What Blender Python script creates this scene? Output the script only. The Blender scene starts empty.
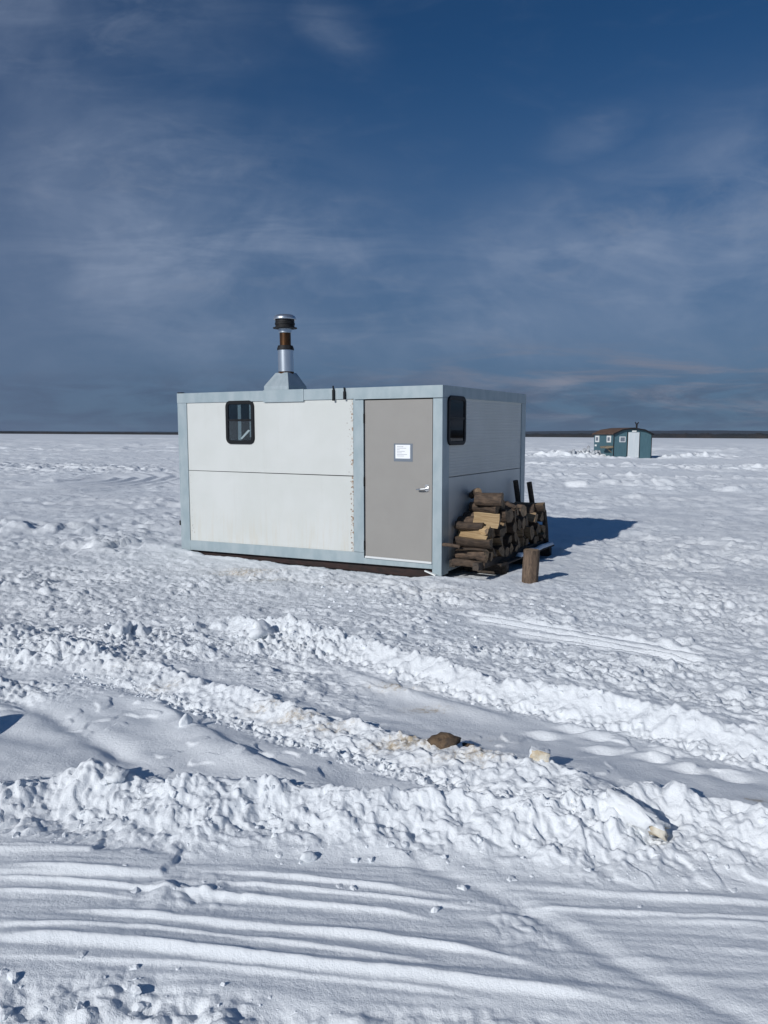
import bpy, bmesh, math, random
import numpy as np
from math import radians, sin, cos, pi
from mathutils import Vector, Matrix, Euler, noise as mnoise

random.seed(7)
HAZE = 1.3e-5
S = bpy.context.scene
COL = S.collection

# ------------------------------------------------------------------ camera
F, CAMH, PITCH, ROLL = 769.0, 1.68, radians(5.66), radians(0.37)
cam_d = bpy.data.cameras.new('camera')
cam_d.sensor_width = 36; cam_d.lens = 36 * F / 1024; cam_d.clip_end = 60000; cam_d.clip_start = 0.05
cam = bpy.data.objects.new('camera', cam_d); COL.objects.link(cam)
_f = Vector((0, cos(PITCH), -sin(PITCH))); _r = Vector((1, 0, 0)); _u = _r.cross(_f)
R_ = _r * cos(ROLL) + _u * sin(ROLL); U_ = -_r * sin(ROLL) + _u * cos(ROLL)
cam.matrix_world = Matrix(((R_.x, U_.x, -_f.x, 0), (R_.y, U_.y, -_f.y, 0), (R_.z, U_.z, -_f.z, CAMH), (0, 0, 0, 1)))
S.camera = cam

def at(x, y, z=0.0):
    """measured spot in the photograph -> place on the snow at height z"""
    d = _f * F + R_ * (x - 384) + U_ * (512 - y)
    t = (z - CAMH) / d.z
    return (d.x * t, d.y * t)

# ------------------------------------------------------------------ helpers
def tag(o, label=None, cat=None, group=None, kind=None):
    if label: o['label'] = label
    if cat: o['category'] = cat
    if group: o['group'] = group
    if kind: o['kind'] = kind
    return o

def empty(name, loc, rot=(0, 0, 0)):
    o = bpy.data.objects.new(name, None); COL.objects.link(o)
    o.location = loc; o.rotation_euler = rot; o.empty_display_size = 0.2
    return o

def link(name, me, mats, parent=None, smooth=False, bevel=0.0):
    o = bpy.data.objects.new(name, me); COL.objects.link(o)
    for m in (mats if isinstance(mats, (list, tuple)) else [mats]): me.materials.append(m)
    if parent: o.parent = parent
    if smooth: me.polygons.foreach_set('use_smooth', [True] * len(me.polygons))
    if bevel:
        b = o.modifiers.new('bevel', 'BEVEL'); b.width = bevel; b.segments = 2; b.limit_method = 'ANGLE'; b.angle_limit = radians(40)
        b.harden_normals = False
    return o

class MB:
    def __init__(s): s.bm = bmesh.new(); s.mi = 0
    def face(s, vs):
        try: f = s.bm.faces.new(vs)
        except ValueError: return None
        f.material_index = s.mi; return f
    def hexa(s, p):
        v = [s.bm.verts.new(q) for q in p]
        for i in ((3, 2, 1, 0), (4, 5, 6, 7), (0, 1, 5, 4), (1, 2, 6, 5), (2, 3, 7, 6), (3, 0, 4, 7)): s.face([v[k] for k in i])
        return s
    def box(s, x0, x1, y0, y1, z0, z1):
        return s.hexa([(x0, y0, z0), (x1, y0, z0), (x1, y1, z0), (x0, y1, z0), (x0, y0, z1), (x1, y0, z1), (x1, y1, z1), (x0, y1, z1)])
    def lathe(s, prof, c=(0, 0), n=28, lean=(0, 0)):
        rings = []
        for r, z in prof:
            rings.append([s.bm.verts.new((c[0] + lean[0] * z + r * cos(2 * pi * k / n), c[1] + lean[1] * z + r * sin(2 * pi * k / n), z)) for k in range(n)])
        for a, b in zip(rings, rings[1:]):
            for k in range(n): s.face([a[k], a[(k + 1) % n], b[(k + 1) % n], b[k]])
        s.face(rings[0][::-1]); s.face(rings[-1]); return s
    def tube(s, pts, r, n=8):
        pts = [Vector(p) for p in pts]; rings = []
        rr = r if isinstance(r, (list, tuple)) else [r] * len(pts)
        for i, p in enumerate(pts):
            d = (pts[min(i + 1, len(pts) - 1)] - pts[max(i - 1, 0)]).normalized()
            a = d.cross(Vector((0, 0, 1)) if abs(d.z) < .9 else Vector((1, 0, 0))).normalized(); b = d.cross(a)
            rings.append([s.bm.verts.new(p + (a * cos(2 * pi * k / n) + b * sin(2 * pi * k / n)) * rr[i]) for k in range(n)])
        for A, B in zip(rings, rings[1:]):
            for k in range(n): s.face([A[k], A[(k + 1) % n], B[(k + 1) % n], B[k]])
        s.face(rings[0][::-1]); s.face(rings[-1]); return s
    def ring_rect(s, plane, a0, a1, z0, z1, rad, w, d0, d1, n=6):
        """rounded rectangular frame; plane 'x' (front wall: a = x, depth = -y) or 'y' (side wall: a = y, depth = x)"""
        def loop(inset, d):
            out = []; r = max(rad - inset, .01)
            for cx, cz, t0 in ((a1 - inset - r, z1 - inset - r, 0), (a0 + inset + r, z1 - inset - r, pi / 2), (a0 + inset + r, z0 + inset + r, pi), (a1 - inset - r, z0 + inset + r, 1.5 * pi)):
                for k in range(n + 1):
                    t = t0 + k / n * pi / 2; a = cx + r * cos(t); z = cz + r * sin(t)
                    out.append(s.bm.verts.new((a, -d, z) if plane == 'x' else (d, a, z)))
            return out
        L = [loop(0, d0), loop(0, d1 - .006), loop(.006, d1), loop(w - .006, d1), loop(w, d1 - .006), loop(w, d0)]
        m = len(L[0])
        for A, B in zip(L, L[1:]):
            for k in range(m): s.face([A[k], A[(k + 1) % m], B[(k + 1) % m], B[k]])
        return s
    def build(s, name, mats, parent=None, smooth=False, bevel=0.0):
        bmesh.ops.recalc_face_normals(s.bm, faces=s.bm.faces[:])
        me = bpy.data.meshes.new(name); s.bm.to_mesh(me); s.bm.free()
        return link(name, me, mats, parent, smooth, bevel)

# ------------------------------------------------------------------ materials
def newmat(name):
    m = bpy.data.materials.new(name); m.use_nodes = True
    nt = m.node_tree; return m, nt, nt.nodes['Principled BSDF']

def nd(nt, t, **kw):
    n = nt.nodes.new(t)
    for k, v in kw.items():
        if k in n.inputs: n.inputs[k].default_value = v
        else: setattr(n, k, v)
    return n

def mixc(nt, fac, a, b, blend='MIX'):
    n = nt.nodes.new('ShaderNodeMix'); n.data_type = 'RGBA'; n.blend_type = blend
    for sock, v in ((n.inputs[0], fac), (n.inputs[6], a), (n.inputs[7], b)):
        if hasattr(v, 'is_linked'): nt.links.new(v, sock)
        elif isinstance(v, (int, float)): sock.default_value = v
        else: sock.default_value = (*v, 1)
    return n.outputs[2]

def ramp(nt, src, lo, hi):
    n = nt.nodes.new('ShaderNodeMapRange'); n.interpolation_type = 'SMOOTHSTEP'
    n.inputs[1].default_value = lo; n.inputs[2].default_value = hi
    nt.links.new(src, n.inputs[0]); return n.outputs[0]

def objco(nt, scale=(1, 1, 1)):
    tc = nt.nodes.new('ShaderNodeTexCoord'); mp = nt.nodes.new('ShaderNodeMapping'); mp.inputs[3].default_value = scale
    nt.links.new(tc.outputs['Object'], mp.inputs[0]); return mp.outputs[0]

def noise(nt, co, scale, detail=4, rough=.55, dist=0):
    n = nd(nt, 'ShaderNodeTexNoise', Scale=scale, Detail=detail, Roughness=rough, Distortion=dist)
    nt.links.new(co, n.inputs['Vector']); return n.outputs['Fac']

def bump(nt, bs, h, strength, dist):
    b = nd(nt, 'ShaderNodeBump', Strength=strength, Distance=dist); nt.links.new(h, b.inputs['Height'])
    nt.links.new(b.outputs[0], bs.inputs['Normal']); return b

def mat(name, c, rough=.6, metal=0, c2=None, scale=6, stretch=(1, 1, 1), lo=.35, hi=.7, bstr=0, bdist=.005, bscale=None, spec=None):
    m, nt, bs = newmat(name)
    bs.inputs['Base Color'].default_value = (*c, 1); bs.inputs['Roughness'].default_value = rough; bs.inputs['Metallic'].default_value = metal
    if spec is not None: bs.inputs['Specular IOR Level'].default_value = spec
    if c2 or bstr:
        co = objco(nt, stretch)
        f = noise(nt, co, scale)
        if c2: nt.links.new(mixc(nt, ramp(nt, f, lo, hi), c, c2), bs.inputs['Base Color'])
        if bstr: bump(nt, bs, noise(nt, co, bscale or scale * 4, 5), bstr, bdist)
    return m

GALV = mat('galvanised_steel', (.31, .385, .415), .45, .15, (.385, .45, .475), 7, (1, 1, .45), .3, .7, .08, .003, 30)
GALV2 = mat('bare_sheet_metal', (.36, .43, .46), .42, .35, (.44, .50, .53), 14, (1, 1, .3), .3, .75, .05, .002, 40)
PIPE = mat('stainless_pipe', (.62, .68, .74), .33, .85, (.5, .55, .6), 8, (1, 1, .2), .3, .8)
BURNT = mat('heat_burnt_pipe', (.12, .055, .02), .38, .75, (.035, .02, .013), 12, (1, 1, .3), .3, .7)
BLACK = mat('black_rubber', (.008, .009, .011), .5, spec=.25)
SOOT = mat('sooty_metal', (.012, .0125, .014), .6, 0, (.026, .026, .028), 20, spec=.25)
DOORM = mat('taupe_door_paint', (.29, .28, .262), .5, 0, (.275, .265, .248), 3, (1, 1, 1), .3, .7, .03, .002, 60)
SKID = mat('rusty_skid_paint', (.034, .015, .013), .7, 0, (.012, .008, .008), 7, (1, 1, 3))
DARK = mat('dark_gap', (.02, .022, .025), .8)
SILVER = mat('polished_handle', (.75, .75, .74), .22, 1)
WHITEM = mat('white_plastic', (.8, .82, .8), .45)
PAPER = mat('paper', (.84, .86, .88), .6)
SLEEVE = mat('plastic_sleeve', (.17, .20, .24), .25)
INK = mat('faded_print', (.42, .44, .47), .8)
CURT = mat('pale_curtain', (.70, .73, .74), .9)

def glass_mat():
    m, nt, bs = newmat('window_glass'); nt.nodes.remove(bs)
    out = nt.nodes['Material Output']
    tr = nd(nt, 'ShaderNodeBsdfTransparent', Color=(.62, .68, .71, 1)); gl = nd(nt, 'ShaderNodeBsdfGlossy', Roughness=.02)
    fr = nd(nt, 'ShaderNodeFresnel', IOR=1.5); mx = nt.nodes.new('ShaderNodeMixShader')
    nt.links.new(fr.outputs[0], mx.inputs[0]); nt.links.new(tr.outputs[0], mx.inputs[1]); nt.links.new(gl.outputs[0], mx.inputs[2])
    nt.links.new(mx.outputs[0], out.inputs[0]); return m
GLASS = glass_mat()

def panel_mat(name, edge):
    """white painted sheet: faint yellowing low down, rusty fastener bleed and scuffs by the edges (edge = rust along one side, object x)"""
    m, nt, bs = newmat(name)
    co = objco(nt)
    big = noise(nt, objco(nt, (1, 1, 1)), 1.6, 3)
    c = mixc(nt, ramp(nt, big, .3, .75), (.57, .59, .567), (.61, .628, .612))
    sep = nt.nodes.new('ShaderNodeSeparateXYZ'); nt.links.new(co, sep.inputs[0])
    st = noise(nt, objco(nt, (9, 9, .8)), 2.2, 5, .65)
    low = nd(nt, 'ShaderNodeMapRange'); low.inputs[1].default_value = .75; low.inputs[2].default_value = .15
    nt.links.new(sep.outputs['Z'], low.inputs[0])
    mu = nd(nt, 'ShaderNodeMath', operation='MULTIPLY'); nt.links.new(low.outputs[0], mu.inputs[0]); nt.links.new(ramp(nt, st, .42, .75), mu.inputs[1])
    mu2 = nd(nt, 'ShaderNodeMath', operation='MULTIPLY'); mu2.inputs[1].default_value = .55; nt.links.new(mu.outputs[0], mu2.inputs[0])
    c = mixc(nt, mu2.outputs[0], c, (.54, .48, .37))
    st2 = noise(nt, objco(nt, (5, 5, .35)), 1.7, 6, .7)
    f2 = nd(nt, 'ShaderNodeMath', operation='MULTIPLY'); nt.links.new(ramp(nt, st2, .55, .80), f2.inputs[0]); f2.inputs[1].default_value = .35
    c = mixc(nt, f2.outputs[0], c, (.47, .46, .42))
    if edge is not None:
        e = nd(nt, 'ShaderNodeMapRange'); e.inputs[1].default_value = edge - .07; e.inputs[2].default_value = edge
        nt.links.new(sep.outputs['X'], e.inputs[0])
        sp = noise(nt, objco(nt, (1, 1, 1)), 26, 3, .7)
        a = nd(nt, 'ShaderNodeMath', operation='MULTIPLY_ADD'); nt.links.new(e.outputs[0], a.inputs[0]); a.inputs[1].default_value = .22
        nt.links.new(sp, a.inputs[2])
        c = mixc(nt, ramp(nt, a.outputs[0], .72, .82), c, (.28, .18, .11))
    nt.links.new(c, bs.inputs['Base Color']); bs.inputs['Roughness'].default_value = .48
    bump(nt, bs, big, .35, .03)
    return m
PANEL = panel_mat('white_panel_paint', -1.255)
PANEL2 = panel_mat('white_siding_paint', None)

def wood_mat(name, a, b, stretch=(1.2, 14, 14)):
    m, nt, bs = newmat(name)
    f = noise(nt, objco(nt, stretch), 3.5, 6, .65, .4)
    oi = nt.nodes.new('ShaderNodeObjectInfo')
    c = mixc(nt, ramp(nt, f, .3, .7), a, b)
    hs = nd(nt, 'ShaderNodeHueSaturation')
    mr = nd(nt, 'ShaderNodeMapRange'); mr.inputs[3].default_value = .6; mr.inputs[4].default_value = 1.2
    nt.links.new(oi.outputs['Random'], mr.inputs[0]); nt.links.new(mr.outputs[0], hs.inputs['Value']); nt.links.new(c, hs.inputs['Color'])
    nt.links.new(hs.outputs[0], bs.inputs['Base Color']); bs.inputs['Roughness'].default_value = .85
    bump(nt, bs, f, .6, .01); return m
WOOD = wood_mat('split_wood', (.68, .50, .28), (.46, .30, .15))
WOODO = wood_mat('weathered_split_wood', (.37, .26, .15), (.17, .115, .068))
BARK = wood_mat('bark', (.14, .095, .065), (.045, .032, .024), (3, 9, 9))
BARKV = wood_mat('standing_bark', (.23, .16, .11), (.075, .052, .038), (10, 10, 2.5))
SAWN = wood_mat('sawn_end', (.40, .28, .17), (.24, .165, .10), (8, 8, 8))
OLDW = wood_mat('old_grey_timber', (.085, .065, .05), (.03, .024, .02), (10, 1.5, 10))

def snow_mat(name, dirt=True):
    m, nt, bs = newmat(name)
    tc = nt.nodes.new('ShaderNodeNewGeometry'); P = tc.outputs['Position']
    big = noise(nt, P, .35, 4)
    c = mixc(nt, ramp(nt, big, .3, .7), (.825, .865, .90), (.85, .88, .905))
    if dirt:
        at_ = nt.nodes.new('ShaderNodeAttribute'); at_.attribute_name = 'dirt'
        sp = noise(nt, P, 30, 5, .75)
        a = nd(nt, 'ShaderNodeMath', operation='MULTIPLY_ADD'); a.inputs[1].default_value = .44
        nt.links.new(at_.outputs['Fac'], a.inputs[0]); nt.links.new(sp, a.inputs[2])
        c = mixc(nt, ramp(nt, a.outputs[0], .66, 1.02), c, (.46, .37, .25))
        c2f = nd(nt, 'ShaderNodeMath', operation='MULTIPLY'); c2f.inputs[1].default_value = .16; nt.links.new(at_.outputs['Fac'], c2f.inputs[0])
        c = mixc(nt, c2f.outputs[0], c, (.66, .58, .44))
    nt.links.new(c, bs.inputs['Base Color']); bs.inputs['Roughness'].default_value = .7
    bs.inputs['Specular IOR Level'].default_value = .25
    n1 = noise(nt, P, 55, 5, .7); n2 = noise(nt, P, 260, 2, .6)
    ad = nd(nt, 'ShaderNodeMath', operation='MULTIPLY_ADD'); ad.inputs[1].default_value = .25; nt.links.new(n2, ad.inputs[0]); nt.links.new(n1, ad.inputs[2])
    bb = bump(nt, bs, ad.outputs[0], .55, .012)
    if dirt:
        ra = nt.nodes.new('ShaderNodeAttribute'); ra.attribute_name = 'trodden'
        n3 = noise(nt, P, 9, 6, .72)
        m3 = nd(nt, 'ShaderNodeMath', operation='MULTIPLY'); nt.links.new(n3, m3.inputs[0]); nt.links.new(ra.outputs['Fac'], m3.inputs[1])
        b2 = nd(nt, 'ShaderNodeBump', Strength=.45, Distance=.06); nt.links.new(m3.outputs[0], b2.inputs['Height']); nt.links.new(b2.outputs[0], bb.inputs['Normal'])
    return m
SNOW = snow_mat('snow')
SNOWP = snow_mat('clean_snow', False)

# ------------------------------------------------------------------ snow field: noise tools
RNG = np.random.default_rng(5)
_ga = RNG.uniform(0, 2 * pi, 4096); GX, GY = np.cos(_ga), np.sin(_ga); RV = RNG.random((4096, 4))

def hsh(i, j, seed):
    h = (i * 374761393 + j * 668265263 + seed * 974634777) & 0xffffffff
    h = ((h ^ (h >> 13)) * 1274126177) & 0xffffffff
    return (h ^ (h >> 16)) & 4095

def perlin(x, y, seed=0):
    xi = np.floor(x).astype(np.int64); yi = np.floor(y).astype(np.int64); fx = x - xi; fy = y - yi
    u = fx * fx * fx * (fx * (fx * 6 - 15) + 10); v = fy * fy * fy * (fy * (fy * 6 - 15) + 10)
    def g(i, j):
        h = hsh(xi + i, yi + j, seed); return GX[h] * (fx - i) + GY[h] * (fy - j)
    a = g(0, 0); b = g(1, 0); c = g(0, 1); d = g(1, 1)
    a = a + u * (b - a); c = c + u * (d - c); return 1.5 * (a + v * (c - a))

def lumps(x, y, cell, seed, dens, rmin, rmax):
    """rounded clods: upper envelope of scattered domes (radius in units of the cell)"""
    X = x / cell; Y = y / cell; xi = np.floor(X).astype(np.int64); yi = np.floor(Y).astype(np.int64)
    out = np.zeros_like(x)
    for i in (-1, 0, 1):
        for j in (-1, 0, 1):
            r = RV[hsh(xi + i, yi + j, seed)]
            cx = xi + i + r[..., 0]; cy = yi + j + r[..., 1]
            rad = rmin + (rmax - rmin) * ((r[..., 2] * 7.13) % 1) ** 2
            q = rad * rad - (X - cx) ** 2 - (Y - cy) ** 2
            out = np.maximum(out, np.where(r[..., 3] < dens, .5 * np.maximum(q, 0) / rad + .5 * np.sqrt(np.maximum(q, 0)), 0))
    return out * cell

def sm(a, b, x):
    t = np.clip((x - a) / (b - a), 0, 1); return t * t * (3 - 2 * t)

class Curve:
    """a line along the snow as Y(X), measured in the photograph"""
    def __init__(s, pts, z=0.0):
        w = sorted(at(x, y, z) for x, y in pts); s.x = np.array([p[0] for p in w]); s.y = np.array([p[1] for p in w])
        e = 6.0
        m0 = np.clip((s.y[1] - s.y[0]) / (s.x[1] - s.x[0]), -.7, .7); m1 = np.clip((s.y[-1] - s.y[-2]) / (s.x[-1] - s.x[-2]), -.7, .7)
        s.x = np.concatenate([[s.x[0] - e], s.x, [s.x[-1] + e]]); s.y = np.concatenate([[s.y[0] - e * m0], s.y, [s.y[-1] + e * m1]])
        sl = np.abs(np.polyfit(s.x[1:-1], s.y[1:-1], 1)[0]); s.c = 1 / math.sqrt(1 + sl * sl)
        s.x0, s.x1 = s.x[1], s.x[-2]
    def Y(s, X): return np.interp(X, s.x, s.y)
    def d(s, X, Y): return (Y - s.Y(X)) * s.c
    def span(s, X, soft=.15): return sm(s.x0 - soft, s.x0 + soft, X) * (1 - sm(s.x1 - soft, s.x1 + soft, X))

def polydist(X, Y, pts):
    best = np.full(X.shape, 1e9)
    for (ax, ay), (bx, by) in zip(pts, pts[1:]):
        dx, dy = bx - ax, by - ay; t = np.clip(((X - ax) * dx + (Y - ay) * dy) / (dx * dx + dy * dy), 0, 1)
        best = np.minimum(best, np.hypot(X - ax - t * dx, Y - ay - t * dy))
    return best

BANK_H = .145
crest = Curve([(-60, 778), (0, 777), (60, 771), (117, 765), (170, 774), (270, 780), (340, 788), (420, 790), (500, 797), (560, 799), (610, 794), (650, 787), (690, 791), (768, 812), (830, 828)], BANK_H)
foot = Curve([(-60, 838), (0, 841), (95, 850), (190, 862), (300, 858), (384, 860), (500, 872), (600, 884), (768, 893), (830, 896)])
ridB = Curve([(40, 640), (100, 655), (160, 668), (230, 690), (300, 713), (384, 738), (450, 755), (540, 778), (600, 790)], .07)
ridC = Curve([(230, 618), (280, 632), (340, 645), (400, 660), (450, 674), (520, 690), (600, 706), (680, 724), (768, 742), (850, 762)], .06)
ridC2 = Curve([(340, 668), (384, 684), (440, 702), (500, 716)], .03)
ridD = Curve([(150, 700), (185, 726), (230, 752), (280, 782)], .03)
valD = Curve([(-10, 690), (40, 706), (90, 738), (135, 768)])
ridE = Curve([(560, 700), (620, 716), (700, 740), (780, 764)])
ruts = [([(-60, 848), (0, 850), (95, 851)], .012, .020), ([(0, 868), (80, 872), (165, 877)], .016, .020),
        ([(-40, 876), (60, 880), (180, 892), (384, 911), (470, 926)], .014, .018), ([(180, 868), (290, 877), (384, 887), (470, 899)], .014, .020),
        ([(60, 910), (190, 920), (300, 930), (384, 938), (500, 957), (560, 972)], .020, .022), ([(-40, 938), (60, 938), (140, 944), (250, 958), (384, 973), (560, 992), (660, 1004)], .026, .032),
        ([(500, 884), (600, 893), (700, 899), (830, 905)], .014, .03), ([(620, 918), (700, 921), (830, 926)], .010, .03), ([(690, 945), (830, 955)], .01, .03),
        ([(190, 879), (384, 897), (500, 911)], .012, .014), ([(-40, 923), (150, 929), (300, 946), (450, 968)], .010, .015), ([(-40, 953), (200, 964), (400, 986), (520, 1002)], .010, .018), ([(470, 903), (620, 912), (830, 922)], .010, .014), ([(-40, 888), (80, 893), (170, 903)], .011, .013)]
ruts = [([at(*p) for p in L], h, w) for L, h, w in ruts]
diag = [at(*p) for p in ((430, 868), (490, 890), (560, 928), (630, 968), (740, 1016), (800, 1040))]
low = Curve([(-60, 965), (0, 968), (120, 975), (250, 985), (384, 1000), (500, 1015), (640, 1035), (800, 1060)])
skis = [[at(*p) for p in L] for L in (((470, 616), (560, 629), (640, 640), (697, 652)), ((480, 622), (560, 634), (640, 646), (697, 658)), ((520, 634), (600, 645), (690, 660)))]
SHX, SHY, SHA = .692, 9.168, radians(-29.755)
prints = [at(*p) for p in ((560, 722), (575, 733), (598, 741), (604, 757), (642, 736), (664, 742), (655, 765), (690, 778), (735, 784), (520, 712), (545, 741), (670, 758))]

def heights(X, Y, step):
    """snow height; step = local mesh spacing, finer detail than it is left out"""
    D = np.hypot(X, Y)
    def fb(wl, seed, sx=1.0, ang=0.0):
        w = sm(1.0, 2.2, wl / np.maximum(step, 1e-4)); k = w > 0
        out = np.zeros_like(X)
        if k.any():
            c, s_ = cos(ang), sin(ang)
            u = (X[k] * c + Y[k] * s_) / (wl * sx); v = (-X[k] * s_ + Y[k] * c) / wl
            out[k] = perlin(u, v, seed) * w[k]
        return out
    wob = fb(.6, 1) * .06 + fb(.22, 2) * .035 + fb(.09, 3) * .012
    near = 1 - sm(9, 16, D)
    # --- regions
    dF = foot.d(X, Y); dC = crest.d(X, Y + wob); dB = ridB.d(X, Y + wob); dCr = ridC.d(X, Y + wob * .8)
    road = 1 - sm(-.03, .06, dF + wob * .4)
    beyondC = sm(.02, .75, dCr + .25 * sm(1.5, .0, X))
    leftfield = sm(.05, .5, dB) * (1 - sm(-1.0, .2, X))            # trampled ground left of where ridge C starts
    rough = np.clip(np.maximum(beyondC, leftfield), 0, 1)
    behind = (1 - road)
    z = np.zeros_like(X)
    # --- broad undulation
    z += fb(40, 10) * .10 * sm(20, 60, D) + fb(14, 11) * .06 * sm(12, 30, D) + fb(4.5, 12) * .045 * sm(5, 14, D) + fb(1.6, 13, 1.6, -.2) * .035 * rough
    # --- wind packed, trodden snow
    u = fb(.8, 14, 1.5, -.15); v = fb(.38, 15, 1.5, -.15); w = fb(.19, 16, 1.3, -.1); q = fb(.09, 17)
    q2 = fb(.05, 117)
    n1 = fb(.21, 201, 1.3, -.1) + .40 * fb(.095, 202) + .25 * u; n2 = fb(.105, 203, 1.2) + .45 * fb(.05, 204); n3 = fb(.5, 205, 1.5, -.1) + .35 * fb(.23, 206)
    tram = .020 * u + .014 * v + .010 * w + .020 * sm(.0, .26, n1) + .019 * sm(.0, .22, n2) * sm(-.3, .2, v) + .020 * sm(.02, .34, n3) + .008 * sm(.0, .2, fb(.055, 218) + .4 * fb(.028, 219)) - .016 * np.abs(w + .4 * q) - .014 * np.abs(q)
    patch = .50 + .65 * sm(-.25, .35, fb(2.6, 18) + .5 * fb(1.1, 19))
    amp = 1 - .35 * sm(14, 40, D)
    # flat trodden apron in front of the cabin door
    c_, s_ = cos(SHA), sin(SHA)
    lx = (X - SHX) * c_ + (Y - SHY) * s_; ly = -(X - SHX) * s_ + (Y - SHY) * c_
    dsh = np.hypot(np.maximum(np.maximum(-4.2 - lx, lx - .6), 0), np.maximum(np.maximum(-ly, ly - 2.9), 0))
    flat = 1 - sm(.1, 1.3, dsh)
    z = z * (1 - .85 * flat)
    skd = np.full(X.shape, 9.0); k = (D < 10) & (D > 5)
    if k.any(): skd[k] = np.minimum(polydist(X[k], Y[k], skis[1]), polydist(X[k], Y[k], skis[2]))
    skm = 1 - .75 * np.exp(-(skd / .22) ** 4)
    z += skm * tram * rough * patch * amp * (1 - .68 * flat)
    z += .012 * flat * sm(.02, .16, dsh) * (1 + fb(.3, 60)) + .015 * np.exp(-((dsh - .16) / .10) ** 2) * (.5 + fb(.35, 61) + .4 * fb(.15, 62))
    z -= .060 * np.exp(-(np.maximum(-ly, 0) / .45) ** 2) * sm(-4.25, -3.6, lx) * (1 - sm(-.35, -.02, lx)) * (ly < .3) * (1 + .3 * fb(.5, 220))
    z -= .05 * (dsh <= .02)
    # scattered clods over the trodden field
    near_i = D < 16
    L = np.zeros_like(X)
    k = near_i & (rough > .05)
    if k.any():
        wx = X[k] + .03 * perlin(X[k] * 9, Y[k] * 9, 31); wy = Y[k] + .03 * perlin(X[k] * 9, Y[k] * 9, 32)
        L[k] = lumps(wx, wy, .22, 33, .42, .12, .42) * .55 + lumps(wx, wy, .10, 34, .35, .2, .45) * .55
    z += skm * L * rough * (1 - .8 * flat) * (1 - sm(9, 15, D)) * sm(-.15, .3, fb(1.4, 35) + .25 * fb(.5, 36))
    # hollows left by boots
    k = (D < 26) & (rough > .05)
    if k.any():
        P = np.zeros_like(X); P[k] = lumps(X[k] * .8 + .2 * Y[k], Y[k], .55, 37, .55, .15, .34)
        z -= P * .16 * rough * (1 - .9 * flat)
    # --- heaps of broken snow on the left and in the middle
    heap = np.zeros_like(X)
    for (px, py, rx, ry, h) in ((40, 655, .75, .30, .09), (120, 640, .55, .28, .12), (-30, 640, .8, .4, .12), (160, 660, .5, .2, .05), (262, 648, .34, .24, .10), (310, 655, .4, .22, .08), (500, 655, .6, .2, .05), (600, 672, .7, .2, .04), (0, 690, .5, .2, .05)):
        cx, cy = at(px, py); heap = np.maximum(heap, h * np.exp(-((X - cx) / rx) ** 2 - ((Y - cy) / ry) ** 2))
    # off to the left, outside the picture: a mound whose shade reaches in
    for (px, py, rx, ry, h) in ((-104, 748, .24, .16, .32), (-84, 712, .20, .09, .20)):
        cx, cy = at(px, py); z += h * np.exp(-((X - cx) / rx) ** 2 - ((Y - cy) / ry) ** 2)
    cl = np.zeros_like(X); k = D < 12
    wx = X[k] + .04 * perlin(X[k] * 8, Y[k] * 8, 41); wy = Y[k] + .04 * perlin(X[k] * 8, Y[k] * 8, 42)
    cl[k] = np.maximum(lumps(wx, wy, .16, 43, .75, .25, .62) * .8, lumps(wx, wy, .075, 44, .7, .25, .6) * .9)
    fine = .008 * fb(.12, 45) + .005 * fb(.055, 46) + .003 * fb(.028, 47)
    flute = fb(.09, 190, 3.2, pi / 2) + .6 * fb(.045, 191, 3, pi / 2)
    grit = fb(.06, 192) + .6 * fb(.03, 193); grit = np.abs(grit) * -.030 + .012 * fb(.045, 194)
    hm = np.clip(heap / .05, 0, 1)
    z += heap * (.75 + .5 * fb(.35, 48)) + hm * (cl * .50 + fine * 1.6 + grit - .02 * np.abs(fb(.17, 49)))
    # --- ridge C, thrown up by a plough or sled
    hC = .13 * (1 + .35 * fb(.5, 50)) * ridC.span(X, .4)
    front = np.exp(-np.maximum(-dCr, 0) ** 1.4 / .13 ** 1.4); back = .55 * np.exp(-(np.maximum(dCr, 0) / .07) ** 2) + .45 * np.clip(1 - dCr / .8, 0, 1)
    pC = np.where(dCr < 0, front, back)
    z += hC * pC + ridC.span(X, .4) * np.where(dCr < 0, pC, np.exp(-(dCr / .10) ** 2)) * (.005 * flute + .010 * sm(-.05, .25, n2) + .010 * sm(.02, .2, fb(.055, 213)) - .008 + fine * 1.4 + cl * .12)
    rub = np.exp(-((dCr + .20) / .07) ** 2) * ridC.span(X, .3)
    z += rub * (cl * .30 + fine + grit)
    # --- track between the ridges: smooth, shallow tread
    trk = behind * (1 - rough)
    z += trk * (.012 * fb(.9, 51, 3, -.45) + .006 * fb(.3, 52, 2, -.4) + .0025 * fb(.1, 53) + .020 * fb(.34, 214, 3.5, -.62) * (1 - sm(-.6, .6, X)) + .010 * fb(.16, 215, 3, -.6) * (1 - sm(-.6, .6, X)) + .012 * sm(.12, .3, fb(.13, 216)) * sm(.0, .25, fb(.6, 217)))
    for cv, h, wf, wb in ((ridC2, .035, .09, .06), (ridD, .040, .12, .05), (ridE, .018, .06, .05)):
        d_ = cv.d(X, Y + wob * .5); z += cv.span(X, .25) * h * (1 + .4 * fb(.3, 54)) * np.where(d_ < 0, np.exp(-(d_ / wf) ** 2), np.exp(-(d_ / wb) ** 2))
    d_ = valD.d(X, Y + wob * .4); z -= valD.span(X, .15) * .030 * (1 + .8 * fb(.4, 175)) * np.exp(-(d_ / .08) ** 2)
    for (cx, cy) in prints:
        r = np.hypot((X - cx) * .8 + (Y - cy) * .3, (Y - cy) * 1.8)
        z += -.024 * np.exp(-(r / .06) ** 2) + .018 * np.exp(-(((X - cx) / .085) ** 2 + ((Y - cy - .06) / .032) ** 2))
    # --- ridge B, dirty
    spB = ridB.span(X, .25)
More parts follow.
